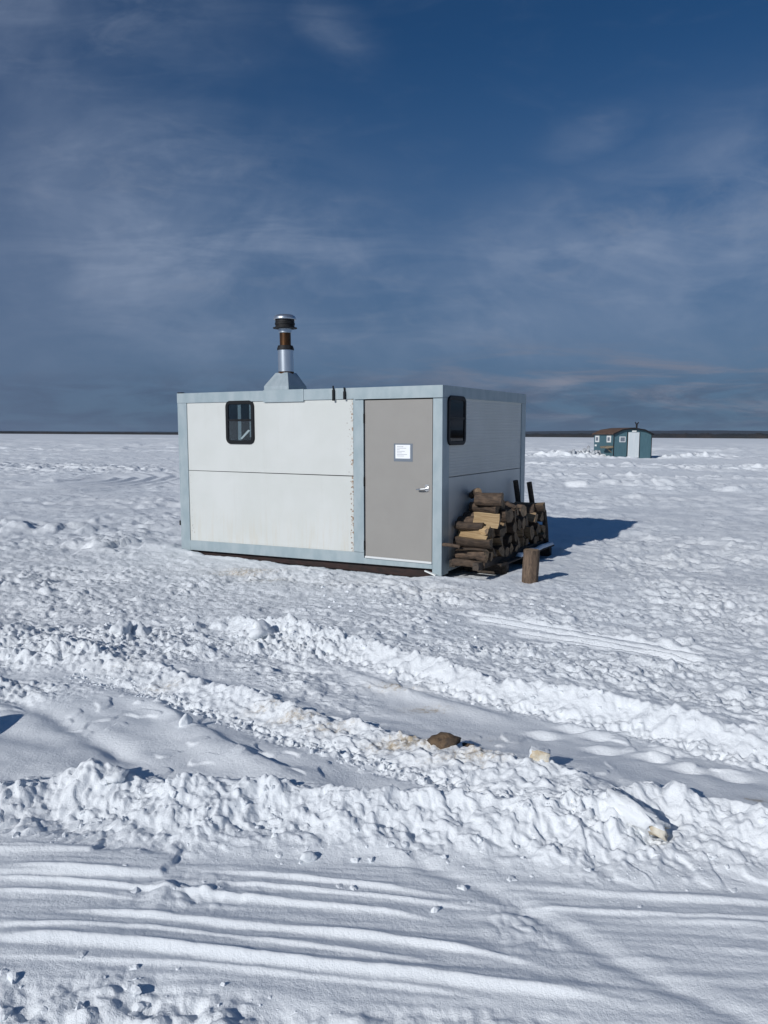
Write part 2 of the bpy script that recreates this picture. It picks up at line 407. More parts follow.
    hB = .085 * (1 + .3 * fb(.45, 55) + .15 * fb(.16, 56)) * spB
    pB = np.where(dB < 0, np.clip(1 + dB / .27, 0, 1) ** 1.2, (.5 * np.exp(-(dB / .075) ** 2) + .5 * np.clip(1 - dB / .9, 0, 1)))
    z += hB * pB + spB * np.where(dB < 0, np.clip(pB * 2, 0, 1), np.exp(-(dB / .10) ** 2)) * (fine * 1.3 + cl * .16 + .005 * flute + .011 * sm(-.05, .25, n2) + .010 * sm(.0, .22, fb(.055, 212)) - .010)
    z += np.exp(-((dB + .27) / .065) ** 2) * spB * (cl * .34 + fine + grit * 1.2) * sm(-2.3, -1.2, X)
    # --- the main bank beside the sled road
    wf = np.maximum((crest.Y(X) - foot.Y(X)) * .97, .2)
    t = -dC / wf
    pr = np.where(dC < 0, np.clip(1 - t, 0, 1) ** 1.35, (.48 * np.exp(-(dC / .07) ** 2) + .52 * np.clip(1 - dC / 1.1, 0, 1) ** 1.1))
    hb = (BANK_H + .02 * sm(.2, 1.0, X)) * (1 + .08 * fb(.6, 57) + .14 * fb(.24, 58))
    m = np.where(dC < 0, np.clip(pr * 3, 0, 1), np.exp(-(dC / .10) ** 2))
    z += hb * pr + m * (fine * 1.7 + cl * (.06 + .32 * sm(.45, .85, t)) - .008 * np.abs(fb(.17, 59)) - .009 * np.abs(fb(.085, 63)) + .010 * fb(.26, 163) + .010 * sm(-.05, .28, fb(.11, 164) + .4 * fb(.05, 207)) + .010 * sm(.0, .25, fb(.055, 208) + .4 * fb(.028, 209)) + .013 * sm(-.05, .4, fb(.24, 210) + .3 * fb(.1, 211)) - .016 + .006 * flute * sm(1.0, .3, t) - .020 * np.abs(fb(.30, 165)))
    # tread marks of a machine in the lower left of the bank
    tm = sm(.55, .7, t) * (1 - sm(.92, 1.02, t)) * (1 - sm(-1.25, -.85, X))
    st = (X * .75 - Y * .66) / .046
    z = np.where(tm > 0, z - tm * .6 * m * (cl * (.10 + .32 * sm(.45, .85, t))), z)
    z += tm * (.017 * (np.abs(((st % 1) - .5) * 2) - .5) * (1 + .5 * fb(.12, 64)))
    # --- sled road with its runner ruts
    rightside = sm(-.02, .05, (X - np.interp(Y, [p[1] for p in diag[::-1]], [p[0] for p in diag[::-1]])))
    rr = np.zeros_like(X)
    kk = (road > 0) & (D < 8)
    if kk.any():
        xs, ys = X[kk], Y[kk] + .004 * perlin(X[kk] * 2.2, Y[kk] * 2.2, 65) + .0012 * perlin(X[kk] * 9, Y[kk] * 9, 66); a = np.zeros(xs.shape)
        for pts, h, w_ in ruts:
            px_ = [p[0] for p in pts]; e0, e1 = px_[0], px_[-1]; sg = (ys - np.interp(xs, px_, [p[1] for p in pts])) * .98
            h = h * sm(e0 - .02, e0 + .30, xs) * (1 - sm(e1 - .35, e1 + .02, xs)) * (1 + .30 * perlin(xs * 2, ys * 5, 67) + .15 * perlin(xs * 9, ys * 14, 167))
            a = a + h * np.where(sg < 0, np.exp(-(sg / (w_ * .55)) ** 2), np.exp(-sg / (w_ * 1.9)))
        d_ = polydist(X[kk], Y[kk], diag)
        a = a * (.35 + .65 * sm(.02, .10, d_)) - .016 * .55 * np.exp(-(d_ / .04) ** 2) + .003 * np.exp(-((d_ - .08) / .04) ** 2)
        rr[kk] = a
    z += road * (rr + .006 * fb(1.1, 68, 2.5, -.15) + .002 * fb(.22, 69, 2.5, -.15) + .0015 * fb(.06, 70) + .0035 * fb(.035, 170, 9, -.075) + .0018 * fb(.075, 171, 9, -.075))
    # raised crust slabs at the left edge of the road
    for (xe, y0, y1, h) in ((95, 840, 853, .016), (168, 856, 874, .018)):
        xx, ya = at(xe, y1); _, yb = at(xe, y0)
        z += h * (1 - sm(-.012, .012, X - xx + .03 * fb(.1, 71))) * sm(ya - .03, ya, Y) * (1 - sm(yb, yb + .06, Y)) * (D < 6)
    # broken patch where a second track crosses the road
    cx, cy = at(190, 893); bp = np.exp(-((X - cx) / .20) ** 2 - ((Y - cy) / .10) ** 2)
    cx, cy = at(520, 925); bp = np.maximum(bp, .8 * np.exp(-((X - cx) / .10) ** 2 - ((Y - cy) / .14) ** 2))
    z += road * bp * (cl * .45 + fine * 1.5)
    # clods in the near corner
    dl = low.d(X, Y + wob)
    lo = 1 - sm(-.16, .02, dl)
    z += lo * road * (cl * .42 * sm(-.2, .25, fb(.45, 72)) + fine * 2 + .030 * fb(.3, 73) - .035 * np.abs(fb(.2, 74)) - .02 * np.abs(fb(.09, 174)))
    # runner lines of a ski sled
    k = (D < 10) & (D > 5)
    if k.any():
        a = np.zeros(X[k].shape)
        for L_ in skis: d_ = polydist(X[k], Y[k], L_); a += -.026 * np.exp(-(d_ / .028) ** 2) + .018 * np.exp(-((d_ - .065) / .026) ** 2)
        z[k] += a
        d_ = polydist(X[k], Y[k], skis[1]); z[k] -= 0
    # --- far field: old drifts, turning circles, snow shovelled round the other hut
    f1 = fb(1.1, 221, 1.4) + .45 * fb(.55, 222); f2 = fb(2.4, 223, 2) + .4 * fb(1.2, 224)
    hutm = 1 - np.exp(-(((X - 19.8) / 4.5) ** 2 + ((Y - 60) / 7) ** 2))
    far = sm(14, 26, D)
    z += far * hutm * (.07 * np.maximum(fb(3.2, 80, 2.2, .1), 0) + .05 * np.maximum(fb(1.3, 81, 1.6, 0), 0) * sm(-.1, .3, fb(9, 82)) + .10 * np.maximum(fb(7.5, 180, 3, .05), 0) * sm(25, 45, D))
    mid = sm(8, 15, D) * (1 - sm(40, 70, D)) * (1 - flat)
    a1, a2 = fb(1.5, 181, 1.8, -.1), fb(.7, 182, 1.5, -.1)
    z += mid * (.030 * a1 + .024 * a2 - .032 * np.abs(a2 + .4 * a1) + .030 * np.maximum(fb(.4, 183), 0)) * (.5 + .9 * sm(-.2, .3, fb(5, 184)))
    g1 = fb(.5, 227, 1.3) + .45 * fb(.26, 228); g2 = fb(1.0, 229, 1.5) + .5 * fb(.45, 230)
    pch = sm(-.30, .25, fb(6, 225, 2)); pc2 = sm(-.15, .25, fb(11, 231, 2.5))
    z += sm(14, 22, D) * hutm * (.026 * sm(.05, .30, g1) * pch + .030 * sm(.06, .36, g2) * pc2 + .014 * sm(.03, .3, f1) * pch + .05 * sm(.1, .5, f2) * sm(30, 60, D) * pc2 + sm(55, 90, D) * (.09 * sm(.03, .35, f2) + .10 * sm(.0, .4, fb(4.5, 241, 2) + .4 * fb(2.1, 242)) * pc2 + .22 * sm(.05, .4, fb(12, 243, 2.5) + .4 * fb(5, 244)) + .5 * sm(.1, .4, fb(30, 245, 3)) * sm(120, 300, D)))
    cx, cy = at(78, 481)
    rr_ = np.hypot((X - cx), (Y - cy) * .45); ang = np.arctan2((Y - cy) * .45, X - cx)
    k = (D > 18) & (D < 45) & (rr_ < 5)
    if k.any():
        zk = z[k]; rk_ = rr_[k]; keep = np.exp(-(rk_ / 3.6) ** 6) * sm(-2.4, -1.6, ang[k]) * (1 - sm(1.4, 2.2, ang[k])); zk = zk * (1 - .75 * keep)
        wv = .12 * perlin(X[k] / 2, Y[k] / 2, 83)
        for r0 in (1.0, 1.55, 2.2, 2.75, 3.3): zk = zk + keep * (.042 * np.exp(-((rk_ - r0 - wv) / .13) ** 2) - .032 * np.exp(-((rk_ - r0 - .24 - wv) / .12) ** 2))
        z[k] = zk
    for (px, py, rx, ry, h) in ((95, 471, 4.5, 2.2, .10), (40, 467, 5, 3, .08), (30, 530, 1.6, .5, .10), (90, 545, 1.0, .5, .05), (125, 548, .8, .4, .06)):
        cx, cy = at(px, py); z += h * np.exp(-((X - cx) / rx) ** 2 - ((Y - cy) / ry) ** 2) * (.3 + .5 * sm(.0, .3, fb(1.3, 84) + .3 * fb(.6, 185)) + .9 * sm(.0, .25, fb(.55, 85) + .4 * fb(.28, 285)))
    for (cx, cy, rx, ry, h) in ((17.8, 59.9, 1.2, .5, .20), (19.4, 60.2, .7, .35, .12), (22.2, 60.1, 1.2, .5, .26), (21.0, 58.6, 2.2, .5, .08), (24.6, 60.6, 1.6, .8, .42), (16.0, 62.2, 2.6, 1.2, .40), (13.0, 63, 2.5, 1.5, .28), (26.5, 63.5, 3.2, 1.5, .25)):
        z += h * np.exp(-((X - cx) / rx) ** 2 - ((Y - cy) / ry) ** 2) * (.6 + .5 * fb(.9, 86) + .7 * sm(0, .3, fb(.5, 87)))
    for (px, py, rx, h) in ((620, 487, 6, .18), (720, 480, 6, .22), (740, 470, 9, .30), (640, 500, 3, .10), (560, 478, 5, .15), (720, 492, 4, .14), (600, 466, 12, .2)):
        cx, cy = at(px, py); z += h * np.exp(-((X - cx) / rx) ** 2 - ((Y - cy) / (rx * .16)) ** 2) * (.25 + .45 * sm(.0, .35, fb(1.6, 88) + .4 * fb(.7, 188)) + .5 * sm(.0, .3, fb(.7, 288) + .4 * fb(.35, 289)))
    heights.trodden = np.clip(rough * (1 - .45 * flat) + .28 * m * (1 - road) + .6 * hm + .35 * pB * spB + .3 * pC * ridC.span(X, .4) + .8 * road * lo, 0, 1)
    return z

def dirtiness(X, Y):
    dB = ridB.d(X, Y); out = np.zeros_like(X)
    for (px, py, rx, ry, a) in ((295, 716, .22, .07, .72), (270, 705, .25, .08, .55), (330, 728, .2, .1, .6), (405, 745, .24, .10, .9), (470, 762, .26, .08, .75), (440, 752, .2, .07, .7), (500, 768, .2, .06, .6),
                                (400, 692, .18, .10, .8), (425, 702, .2, .08, .65), (380, 690, .15, .07, .5), (245, 572, .55, .35, .75), (265, 580, .5, .3, .6), (350, 585, .9, .4, .38), (430, 592, .8, .35, .40),
                                (480, 600, .8, .4, .25), (130, 672, .3, .2, .3), (165, 690, .2, .1, .5), (640, 838, .1, .05, .7), (758, 812, .08, .05, .8), (700, 770, .3, .2, .15), (470, 735, .35, .15, .35)):
        cx, cy = at(px, py, .075 if 695 < py < 800 and px < 520 else 0); out = np.maximum(out, a * np.exp(-((X - cx) / rx) ** 2 - ((Y - cy) / ry) ** 2))
    return out

def ground():
    rs = [.05]
    while rs[-1] < 1.8: rs.append(rs[-1] + (.05 if rs[-1] < 1.4 else .02))
    while rs[-1] < 16000:
        r = rs[-1]; rs.append(r + min(max(.0055, r * r / 2600), (.13 if r < 75 else min(.022 * r, .13 + (r - 75) * .012) if r < 260 else .03 * r if r < 900 else .06 * r)))
    rs = np.array(rs)
    a = []; t = 0.0
    while t < radians(36): a.append(t); t += .0017
    while t < pi - .03: a.append(t); t += min(.0017 * (1 + (t - radians(36)) * 22), .05)
    a = np.array(a); th = np.concatenate([-a[:0:-1], a, [pi]])
    n, m = len(rs), len(th)
    RR, TT = np.meshgrid(rs, th, indexing='ij')
    X = RR * np.sin(TT); Y = RR * np.cos(TT)
    dr = np.gradient(rs)[:, None]; dt = np.gradient(th)[None, :]
    step = np.maximum(dr * np.ones_like(X), RR * dt)
    Z = heights(X.ravel(), Y.ravel(), step.ravel())
    trod = heights.trodden.astype(np.float32)
    dirt = dirtiness(X.ravel(), Y.ravel()).astype(np.float32)
    co = np.stack([X.ravel(), Y.ravel(), Z], 1).astype(np.float32)
    ii, jj = np.meshgrid(np.arange(n - 1), np.arange(m), indexing='ij'); j2 = (jj + 1) % m
    q = np.stack([ii * m + jj, ii * m + j2, (ii + 1) * m + j2, (ii + 1) * m + jj], -1).reshape(-1, 4)
    q = q[:, ::-1]
    # close the little hole under the camera
    cap = np.array([[0, j, j + 1] for j in range(1, m - 1)])
    loops = np.concatenate([q.ravel(), cap.ravel()]).astype(np.int32)
    starts = np.concatenate([np.arange(len(q)) * 4, len(q) * 4 + np.arange(len(cap)) * 3]).astype(np.int32)
    me = bpy.data.meshes.new('snow_ground')
    me.vertices.add(len(co)); me.vertices.foreach_set('co', co.ravel())
    me.loops.add(len(loops)); me.loops.foreach_set('vertex_index', loops)
    me.polygons.add(len(starts)); me.polygons.foreach_set('loop_start', starts)
    me.polygons.foreach_set('use_smooth', np.ones(len(starts), bool))
    at_ = me.attributes.new('dirt', 'FLOAT', 'POINT'); at_.data.foreach_set('value', dirt)
    at2 = me.attributes.new('trodden', 'FLOAT', 'POINT'); at2.data.foreach_set('value', trod)
    me.update(calc_edges=True)
    o = link('snow_ground', me, SNOW); tag(o, kind='structure')
    print('ground', n, m, n * m)
ground()

def gz(x, y):
    return float(heights(np.array([float(x)]), np.array([float(y)]), np.array([.005]))[0])

# ------------------------------------------------------------------ loose snow crumbs (nobody could count them)
def lump_mesh(bm, c, r, sq, seed, sub=2, jag=.35, mi=0):
    """a broken lump: a ball cut by random planes, with a rough skin"""
    rnd = random.Random(seed * 77 + 5)
    t = bmesh.ops.create_icosphere(bm, subdivisions=sub, radius=1.0)
    rot = Euler((rnd.uniform(0, 6), rnd.uniform(0, 6), rnd.uniform(0, 6))).to_matrix()
    planes = [(Vector((rnd.gauss(0, 1), rnd.gauss(0, 1), rnd.gauss(0, 1))).normalized(), rnd.uniform(.45, .8)) for _ in range(10)]
    for v in t['verts']:
        n = v.co.normalized(); k = 1.0
        for pn, pd in planes:
            dd = n.dot(pn)
            if dd > .05: k = min(k, pd / dd)
        k *= 1 + jag * .45 * mnoise.noise(n * 1.6 + Vector((seed * 3.1, seed * 1.7, seed))) + jag * .4 * mnoise.noise(n * 4.2 + Vector((seed, 5, 2)))
        p = rot @ (n * k * 1.15); v.co = Vector((p.x * r * sq[0], p.y * r * sq[1], p.z * r * sq[2])) + Vector(c)

def crumbs():
    rng = np.random.default_rng(11); pts = []
    def band(cv, lo, hi, n, x0, x1, rmin, rmax):
        X = rng.uniform(x0, x1, n); d = rng.uniform(lo, hi, n); Y = cv.Y(X) + d / cv.c
        pts.append((X, Y, rmin + (rmax - rmin) * rng.random(n) ** 3))
    band(crest, -.62, .0, 420, -1.9, 2.1, .004, .022)
    band(foot, -.07, .10, 25, -1.8, 2.0, .004, .018)
    band(ridB, -.36, -.18, 700, -2.2, .9, .005, .020)
    band(ridB, -.16, .05, 60, -2.2, .9, .004, .012)
    band(ridC, -.28, .0, 200, -1.2, 2.6, .005, .020)
    for (px, py, rx, ry, n) in ((120, 640, .9, .4, 260), (30, 655, .9, .4, 200), (290, 650, .7, .3, 160), (30, 1000, .5, .16, 30), (200, 1000, .5, .14, 25), (190, 893, .22, .1, 14), (520, 925, .15, .16, 20), (500, 650, 1.2, .4, 120), (384, 610, 2.6, 1.0, 240)):
        cx, cy = at(px, py); pts.append((rng.normal(cx, rx * .6, n), rng.normal(cy, ry * .6, n), .005 + .020 * rng.random(n) ** 3))
    X = np.concatenate([p[0] for p in pts]); Y = np.concatenate([p[1] for p in pts]); Rr = np.concatenate([p[2] for p in pts])
    ok = (foot.d(X, Y) > -.02) | (Y < 2.35) | (rng.random(X.shape) < .10); X, Y, Rr = X[ok], Y[ok], Rr[ok]
    Z = heights(X, Y, np.full(X.shape, .008))
    protos = []
    for s in range(8):
        bm = bmesh.new(); lump_mesh(bm, (0, 0, 0), 1, (1, .9, .75), s, 2 if s < 3 else 1, .5)
        protos.append((np.array([v.co[:] for v in bm.verts]), np.array([[v.index for v in f.verts] for f in bm.faces]))); bm.free()
    V = []; Fc = []; off = 0
    for i in range(len(X)):
        pv, pf = protos[rng.integers(0, 3) if Rr[i] > .013 else rng.integers(3, 8)]
        a = rng.uniform(0, 6.28); c, s = cos(a), sin(a); v = pv * Rr[i] * rng.uniform(.7, 1.3, 3)
        v = np.stack([v[:, 0] * c - v[:, 1] * s, v[:, 0] * s + v[:, 1] * c, v[:, 2]], 1) + (X[i], Y[i], Z[i] - Rr[i] * .1)
        V.append(v); Fc.append(pf + off); off += len(v)
    V = np.concatenate(V); Fc = np.concatenate(Fc)
    me = bpy.data.meshes.new('snow_crumbs')
    me.vertices.add(len(V)); me.vertices.foreach_set('co', V.astype(np.float32).ravel())
    me.loops.add(len(Fc) * 3); me.loops.foreach_set('vertex_index', Fc.astype(np.int32).ravel())
    me.polygons.add(len(Fc)); me.polygons.foreach_set('loop_start', (np.arange(len(Fc)) * 3).astype(np.int32))
    me.polygons.foreach_set('use_smooth', np.ones(len(Fc), bool) & False); me.update(calc_edges=True)
    o = link('snow_crumbs', me, SNOWP); tag(o, 'loose crumbs of broken snow strewn along the banks and ruts', 'snow', kind='stuff')
crumbs()

def chunk(name, px, py, z, r, sq, seed, material, label, cat, rotz=0, sink=.35, jag=.35, group=None):
    x, y = at(px, py, z); bm = bmesh.new(); lump_mesh(bm, (0, 0, 0), r, sq, seed, 3, jag)
    me = bpy.data.meshes.new(name); bm.to_mesh(me); bm.free()
    o = link(name, me, material, None, True); o.location = (x, y, gz(x, y) + r * sq[2] * (1 - 2 * sink)); o.rotation_euler = (0, 0, rotz)
    return tag(o, label, cat, group)
CLOD = mat('frozen_brown_mud', (.16, .105, .06), .8, 0, (.07, .05, .035), 22, (1, 1, 1), .35, .65, .8, .01, 70)
TAN = mat('tan_stained_ice', (.55, .44, .29), .7, 0, (.72, .68, .58), 24, (1, 1, 1), .35, .65, .6, .008, 60)
chunk('frozen_clod', 447, 755, .05, .085, (1.15, .75, .55), 3, CLOD, 'brown frozen clod lying on the dirty snow ridge', 'clod', -.2, .42, .6)
chunk('clod_fragment', 468, 754, .05, .035, (1.2, .7, .6), 5, CLOD, 'small dark crumb of frozen mud right beside the brown clod', 'clod', -.2, .3, .7)
chunk('snow_chunk', 117, 768, .16, .05, (1.1, .9, .8), 31, SNOWP, 'rounded white snow chunk standing on the bank crest at left', 'snow chunk', .4, .3, .8)
chunk('snow_chunk', 186, 728, .04, .045, (.85, .7, 1.0), 12, SNOWP, 'upright snow knob on the smooth slope behind the bank', 'snow chunk', .3, .3, .25)
chunk('snow_chunk', 262, 640, .06, .12, (1.0, .8, .7), 34, SNOWP, 'big rounded snow boulder in the heap left of the middle ridge', 'snow chunk', .3, .4, .8)
chunk('snow_chunk', 122, 628, .10, .11, (1.0, .7, .85), 37, SNOWP, 'pointed snow boulder on the rubble heap left of the shanty', 'snow chunk', 1.3, .4, .9)
chunk('snow_chunk', 307, 858, .01, .03, (1.2, .9, .7), 21, SNOWP, 'lone snow chunk at the bank foot beside the sled road', 'snow chunk', .3, .2, .35)
chunk('snow_chunk', 650, 775, .17, .05, (1.2, .8, .8), 23, SNOWP, 'jagged snow chunk on the bank crest at right', 'snow chunk', 1.0, .25, .45)

def block(name, px, py, z, sx, sy, sz, rot, mats, label, cat, face_tan, rnd_=.18, lift=.3):
    x, y = at(px, py, z); bm = bmesh.new(); bmesh.ops.create_cube(bm, size=1)
    bmesh.ops.subdivide_edges(bm, edges=bm.edges[:], cuts=5, use_grid_fill=True)
    for f in bm.faces:
        c = f.calc_center_median(); f.material_index = 1 if face_tan(c) else 0
    for v in bm.verts:
        p = v.co.copy(); n = mnoise.noise(p * 3 + Vector((px * .37, py * .61, 0))) + .8 * mnoise.noise(p * 7 + Vector((px * .37, 3, 0))); rr = max(abs(p.x), abs(p.y), abs(p.z))
        k = p.length; v.co = p * (1 - rnd_ * max(k - .55, 0) / max(k, .1)) * (1 + (.16 + .2 * (rnd_ > .5)) * n)
        v.co = Vector((v.co.x * sx, v.co.y * sy, v.co.z * sz))
    me = bpy.data.meshes.new(name); bm.to_mesh(me); bm.free()
    o = link(name, me, mats, None, True); o.location = (x, y, gz(x, y) + sz * lift); o.rotation_euler = rot
    return tag(o, label, cat)
block('ice_block', 539, 772, .08, .095, .055, .08, (.05, .12, -.2), [SNOWP, TAN], 'small square block of ice with a tan stained face on the ridge', 'ice block', lambda c: c.y < -.4 and abs(c.x) < .42, .3, .2)
block('ice_slab', 634, 824, .08, .26, .10, .085, (-.1, .30, -.75), [SNOWP, TAN], 'long tilted snow slab with a brown end on the near bank', 'ice slab', lambda c: c.x > .44 and c.z < .15, .9, .22)

# ------------------------------------------------------------------ the shanty
LN, WD, HT = 4.2155, 2.8775, 2.2754
sh = empty('ice_fishing_shanty', (.6922, 9.1681, -.0015), (.0117, -.0025, SHA))
tag(sh, 'large white panelled ice fishing shanty with grey door and tall chimney', 'ice shanty')
T = .014     # how far trim stands proud of the panels
X0 = -LN
MB().box(X0 + .03, -.03, .03, WD - .03, .17, HT - .03).build('body', DARK, sh)
b = MB().box(X0 + .004, -.004, .004, WD - .004, HT - .028, HT + .004); b.build('roof', GALV2, sh, bevel=.003)
# front panels
PX0, PX1 = -4.057, -1.258
SCREW = mat('rusty_screw_head', (.20, .14, .10), .7)
def screw(m, x, z, r=.006): m.mi = 1; m.tube([(x, .004, z), (x, -.002, z)], r, 6); m.mi = 0
up = MB().box(PX0 - .02, PX1 + .02, 0, .028, 1.178, 2.15)
for k in range(9): screw(up, PX1 - .012 - random.uniform(0, .10), 1.25 + k * .1 + random.uniform(-.04, .04), random.uniform(.003, .006))
up = up.build('wall_panel', [PANEL, SCREW], sh); up['label'] = 'clean upper front panel'
lw = MB().hexa([(PX0 - .02, 0, .13), (PX1 + .02, 0, .13), (PX1 + .02, .028, .13), (PX0 - .02, .028, .13), (PX0 - .02, 0, 1.170), (PX1 + .02, 0, 1.166), (PX1 + .02, .028, 1.166), (PX0 - .02, .028, 1.170)])
for z in (.28, .33, .38, .30, .36): screw(lw, PX0 + .03 + random.uniform(0, .06), z + random.uniform(-.01, .01), .005)
for k in range(13): screw(lw, PX1 - .006 - random.uniform(0, .012), .25 + k * .07 + random.uniform(-.02, .02), random.uniform(.004, .011))
for k in range(7): screw(lw, PX0 + .03 + random.uniform(0, .03), .5 + k * .1, .003)
lw = lw.build('wall_panel', [PANEL, SCREW], sh)
lw['label'] = 'lower front panel with rust along its right edge'
# ribbed side panel, upper; plain lower
def ribbed(y0, y1, z0, z1, n):
    m = MB(); prev = None
    for i in range(n):
        a = z0 + (z1 - z0) * i / n; bz = z0 + (z1 - z0) * (i + 1) / n; g = .010
        for za, xa, zb, xb in ((a, -.0040, a + g, .0), (a + g, .0, bz - .001, .0), (bz - .001, .0, bz, -.0040)):
            m.face([m.bm.verts.new(p) for p in ((xa, y0, za), (xa, y1, za), (xb, y1, zb), (xb, y0, zb))])
    m.box(-.028, -.008, y0, y1, z0, z1)
    bmesh.ops.remove_doubles(m.bm, verts=m.bm.verts[:], dist=.0005)
    return m
ribbed(.17, 2.74, 1.186, 2.15, 26).build('wall_panel', PANEL2, sh)['label'] = 'ribbed white upper side panel'
MB().box(-.028, 0, .17, 2.74, .13, 1.178).build('wall_panel', PANEL2, sh, bevel=.003)['label'] = 'plain lower side panel behind the firewood'
MB().box(X0, X0 + .028, .15, 2.74, .13, 2.15).build('wall_panel', PANEL2, sh, bevel=.003)
MB().box(X0 + .15, -.15, WD - .028, WD, .13, 2.15).build('wall_panel', PANEL2, sh, bevel=.003)
# trim: posts, sills, fascia (each its own piece)
def L_post(xa, xb, ya, yb, fx, fy):
    """angle post: a leaf on the front/back face and a leaf on the side face"""
    return None
MB().box(X0 - T, -4.055, -T, .03, -.0, HT - .135).build('corner_post', GALV, sh, bevel=.003)
MB().box(X0 - T, X0 + .03, .032, .14, 0, HT - .135).build('corner_post', GALV, sh, bevel=.003)
MB().box(-.112, T, -T, .03, 0.0, HT - .135).build('corner_post', GALV, sh, bevel=.004)
MB().box(-.03, T - .002, .032, .185, .004, HT - .135).build('corner_post', GALV, sh, bevel=.003)
MB().box(-.03, T, 2.725, WD + T, .0, HT - .135).build('corner_post', GALV, sh, bevel=.003)
MB().box(X0 - T, X0 + .1, 2.75, WD + T, .0, HT - .135).build('corner_post', GALV, sh, bevel=.003)
MB().box(-1.228, -1.078, -T, .03, .205, HT - .137).build('door_post', GALV, sh, bevel=.003)
# fascia with a folded drip lip over the door
fb_ = MB().box(X0 - T - .003, T + .003, -T - .003, .03, HT - .133, HT + .006)
fb_.build('fascia', GALV, sh, bevel=.003)
MB().box(-1.20, T + .012, -T - .022, -T - .004, HT - .140, HT - .126).build('drip_lip', GALV, sh, bevel=.002)
MB().box(-.03, T + .003, .032, WD + T + .003, HT - .133, HT + .006).build('fascia', GALV, sh, bevel=.003)
MB().box(X0 - T - .003, X0 + .03, .032, WD + T + .003, HT - .133, HT + .006).build('fascia', GALV, sh, bevel=.003)
MB().box(X0 + .032, -.032, WD - .02, WD + T + .003, HT - .133, HT + .006).build('fascia', GALV, sh, bevel=.003)
# bottom sills
q = [(-4.053, -T, .012), (-.114, -T, .075), (-.114, .03, .075), (-4.053, .03, .012), (-4.053, -T, .152), (-1.075, -T, .222), (-1.075, .03, .222), (-4.053, .03, .152)]
m_ = MB()
m_.hexa([(-4.053, -T, .010), (-1.078, -T, .062), (-1.078, .03, .062), (-4.053, .03, .010), (-4.053, -T, .152), (-1.078, -T, .203), (-1.078, .03, .203), (-4.053, .03, .152)])
m_.hexa([(-1.078, -T, .062), (-.114, -T, .078), (-.114, .03, .078), (-1.078, .03, .062), (-1.078, -T, .135), (-.114, -T, .143), (-.114, .03, .143), (-1.078, .03, .135)])
m_.build('sill', GALV, sh)
MB().box(-.03, T, .187, 2.723, .03, .165).build('sill', GALV, sh, bevel=.003)
MB().box(X0 - T, X0 + .03, .142, 2.748, .03, .165).build('sill', GALV, sh, bevel=.003)
# skids
for y in (.06, WD - .2): MB().box(X0 + .08, -.06, y, y + .14, -.06, .11).build('skid', SKID, sh, bevel=.006)
MB().box(X0 + .3, -.2, .2, WD - .25, -.03, .11).build('under_floor', DARK, sh)
# white scrap of bent sheet under the corner post
MB().hexa([(-.20, -.05, .045), (-.045, -.07, .004), (-.045, -.02, .004), (-.20, -.02, .045), (-.20, -.05, .060), (-.045, -.07, .020), (-.045, -.02, .020), (-.20, -.02, .060)]).build('corner_flap', WHITEM, sh, bevel=.003)
# door
DX0, DX1, DZ0, DZ1 = -1.058, -.121, .160, 2.122
MB().box(-1.076, -.113, .012, .03, .136, 2.142).build('door_frame', DARK, sh)
dr = MB().box(DX0, DX1, -.006, .011, DZ0, DZ1).build('door', DOORM, sh, bevel=.003)
for z in (1.84, 1.05, .24):
    MB().tube([(-1.068, -.016, z), (-1.068, -.016, z + .115)], .010, 8).build('hinge', BLACK, dr)
MB().box(DX0 + .004, -.112, -.034, -.007, .141, .166).build('threshold', mat('pale_metal', (.68, .70, .70), .4), sh, bevel=.003)
h_ = MB(); h_.tube([(-.19, -.006, 1.05), (-.19, -.014, 1.05)], .033, 16); h_.tube([(-.19, -.014, 1.05), (-.19, -.055, 1.05)], .012, 10)
h_.tube([(-.185, -.055, 1.052), (-.25, -.06, 1.045), (-.31, -.052, 1.04)], [.013, .012, .010], 10)
h_.box(-.215, -.165, -.011, -.0055, 1.06, 1.10)
h_.build('handle', SILVER, dr, smooth=False, bevel=.002)
n_ = MB(); n_.box(-.645, -.385, -.0085, -.0055, 1.372, 1.59); n_.mi = 1; n_.box(-.622, -.418, -.0105, -.009, 1.408, 1.575); n_.mi = 2
for k, (a, bb) in enumerate(((.02, .11), (.02, .15), (.02, .06), (.02, .13), (.02, .09), (.02, .16), (.02, .12))):
    n_.box(-.622 + a, -.622 + bb, -.0118, -.0108, 1.550 - k * .019, 1.556 - k * .019)
n_.build('notice', [SLEEVE, PAPER, INK], dr)
# windows
def window(plane, a0, a1, z0, z1):
    def bx(m, p0, p1, d0, d1, q0, q1):
        return m.box(p0, p1, -d1, -d0, q0, q1) if plane == 'x' else m.box(d0, d1, p0, p1, q0, q1)
    off = T if plane == 'y' else 0
    fr = MB().ring_rect(plane, a0, a1, z0, z1, .085, .052, off - .004, off + .020)
    zc = (z0 + z1) / 2 + .03
    bx(fr, a0 + .045, a1 - .045, off + .0105, off + .017, zc - .013, zc + .013)
    bx(fr, a0 + .02, a1 - .02, off + .0005, off + .003, z0 + .02, z1 - .02)
    f = fr.build('window', BLACK, sh)
    bx(MB(), a0 + .04, a1 - .04, off + .007, off + .009, z0 + .04, z1 - .04).build('pane', GLASS, f)
    return f, bx
w1, bx = window('x', -3.325, -2.822, 1.562, 2.160)
cu = MB()
bx(cu, -3.110, -3.055, .0035, .006, 1.60, 2.10); bx(cu, -2.905, -2.875, .0035, .006, 1.66, 2.10)
cu.hexa([(-3.070, -.008, 1.64), (-3.040, -.008, 1.63), (-3.040, -.005, 1.63), (-3.070, -.005, 1.64), (-2.930, -.008, 1.76), (-2.895, -.008, 1.75), (-2.895, -.005, 1.75), (-2.930, -.005, 1.76)])
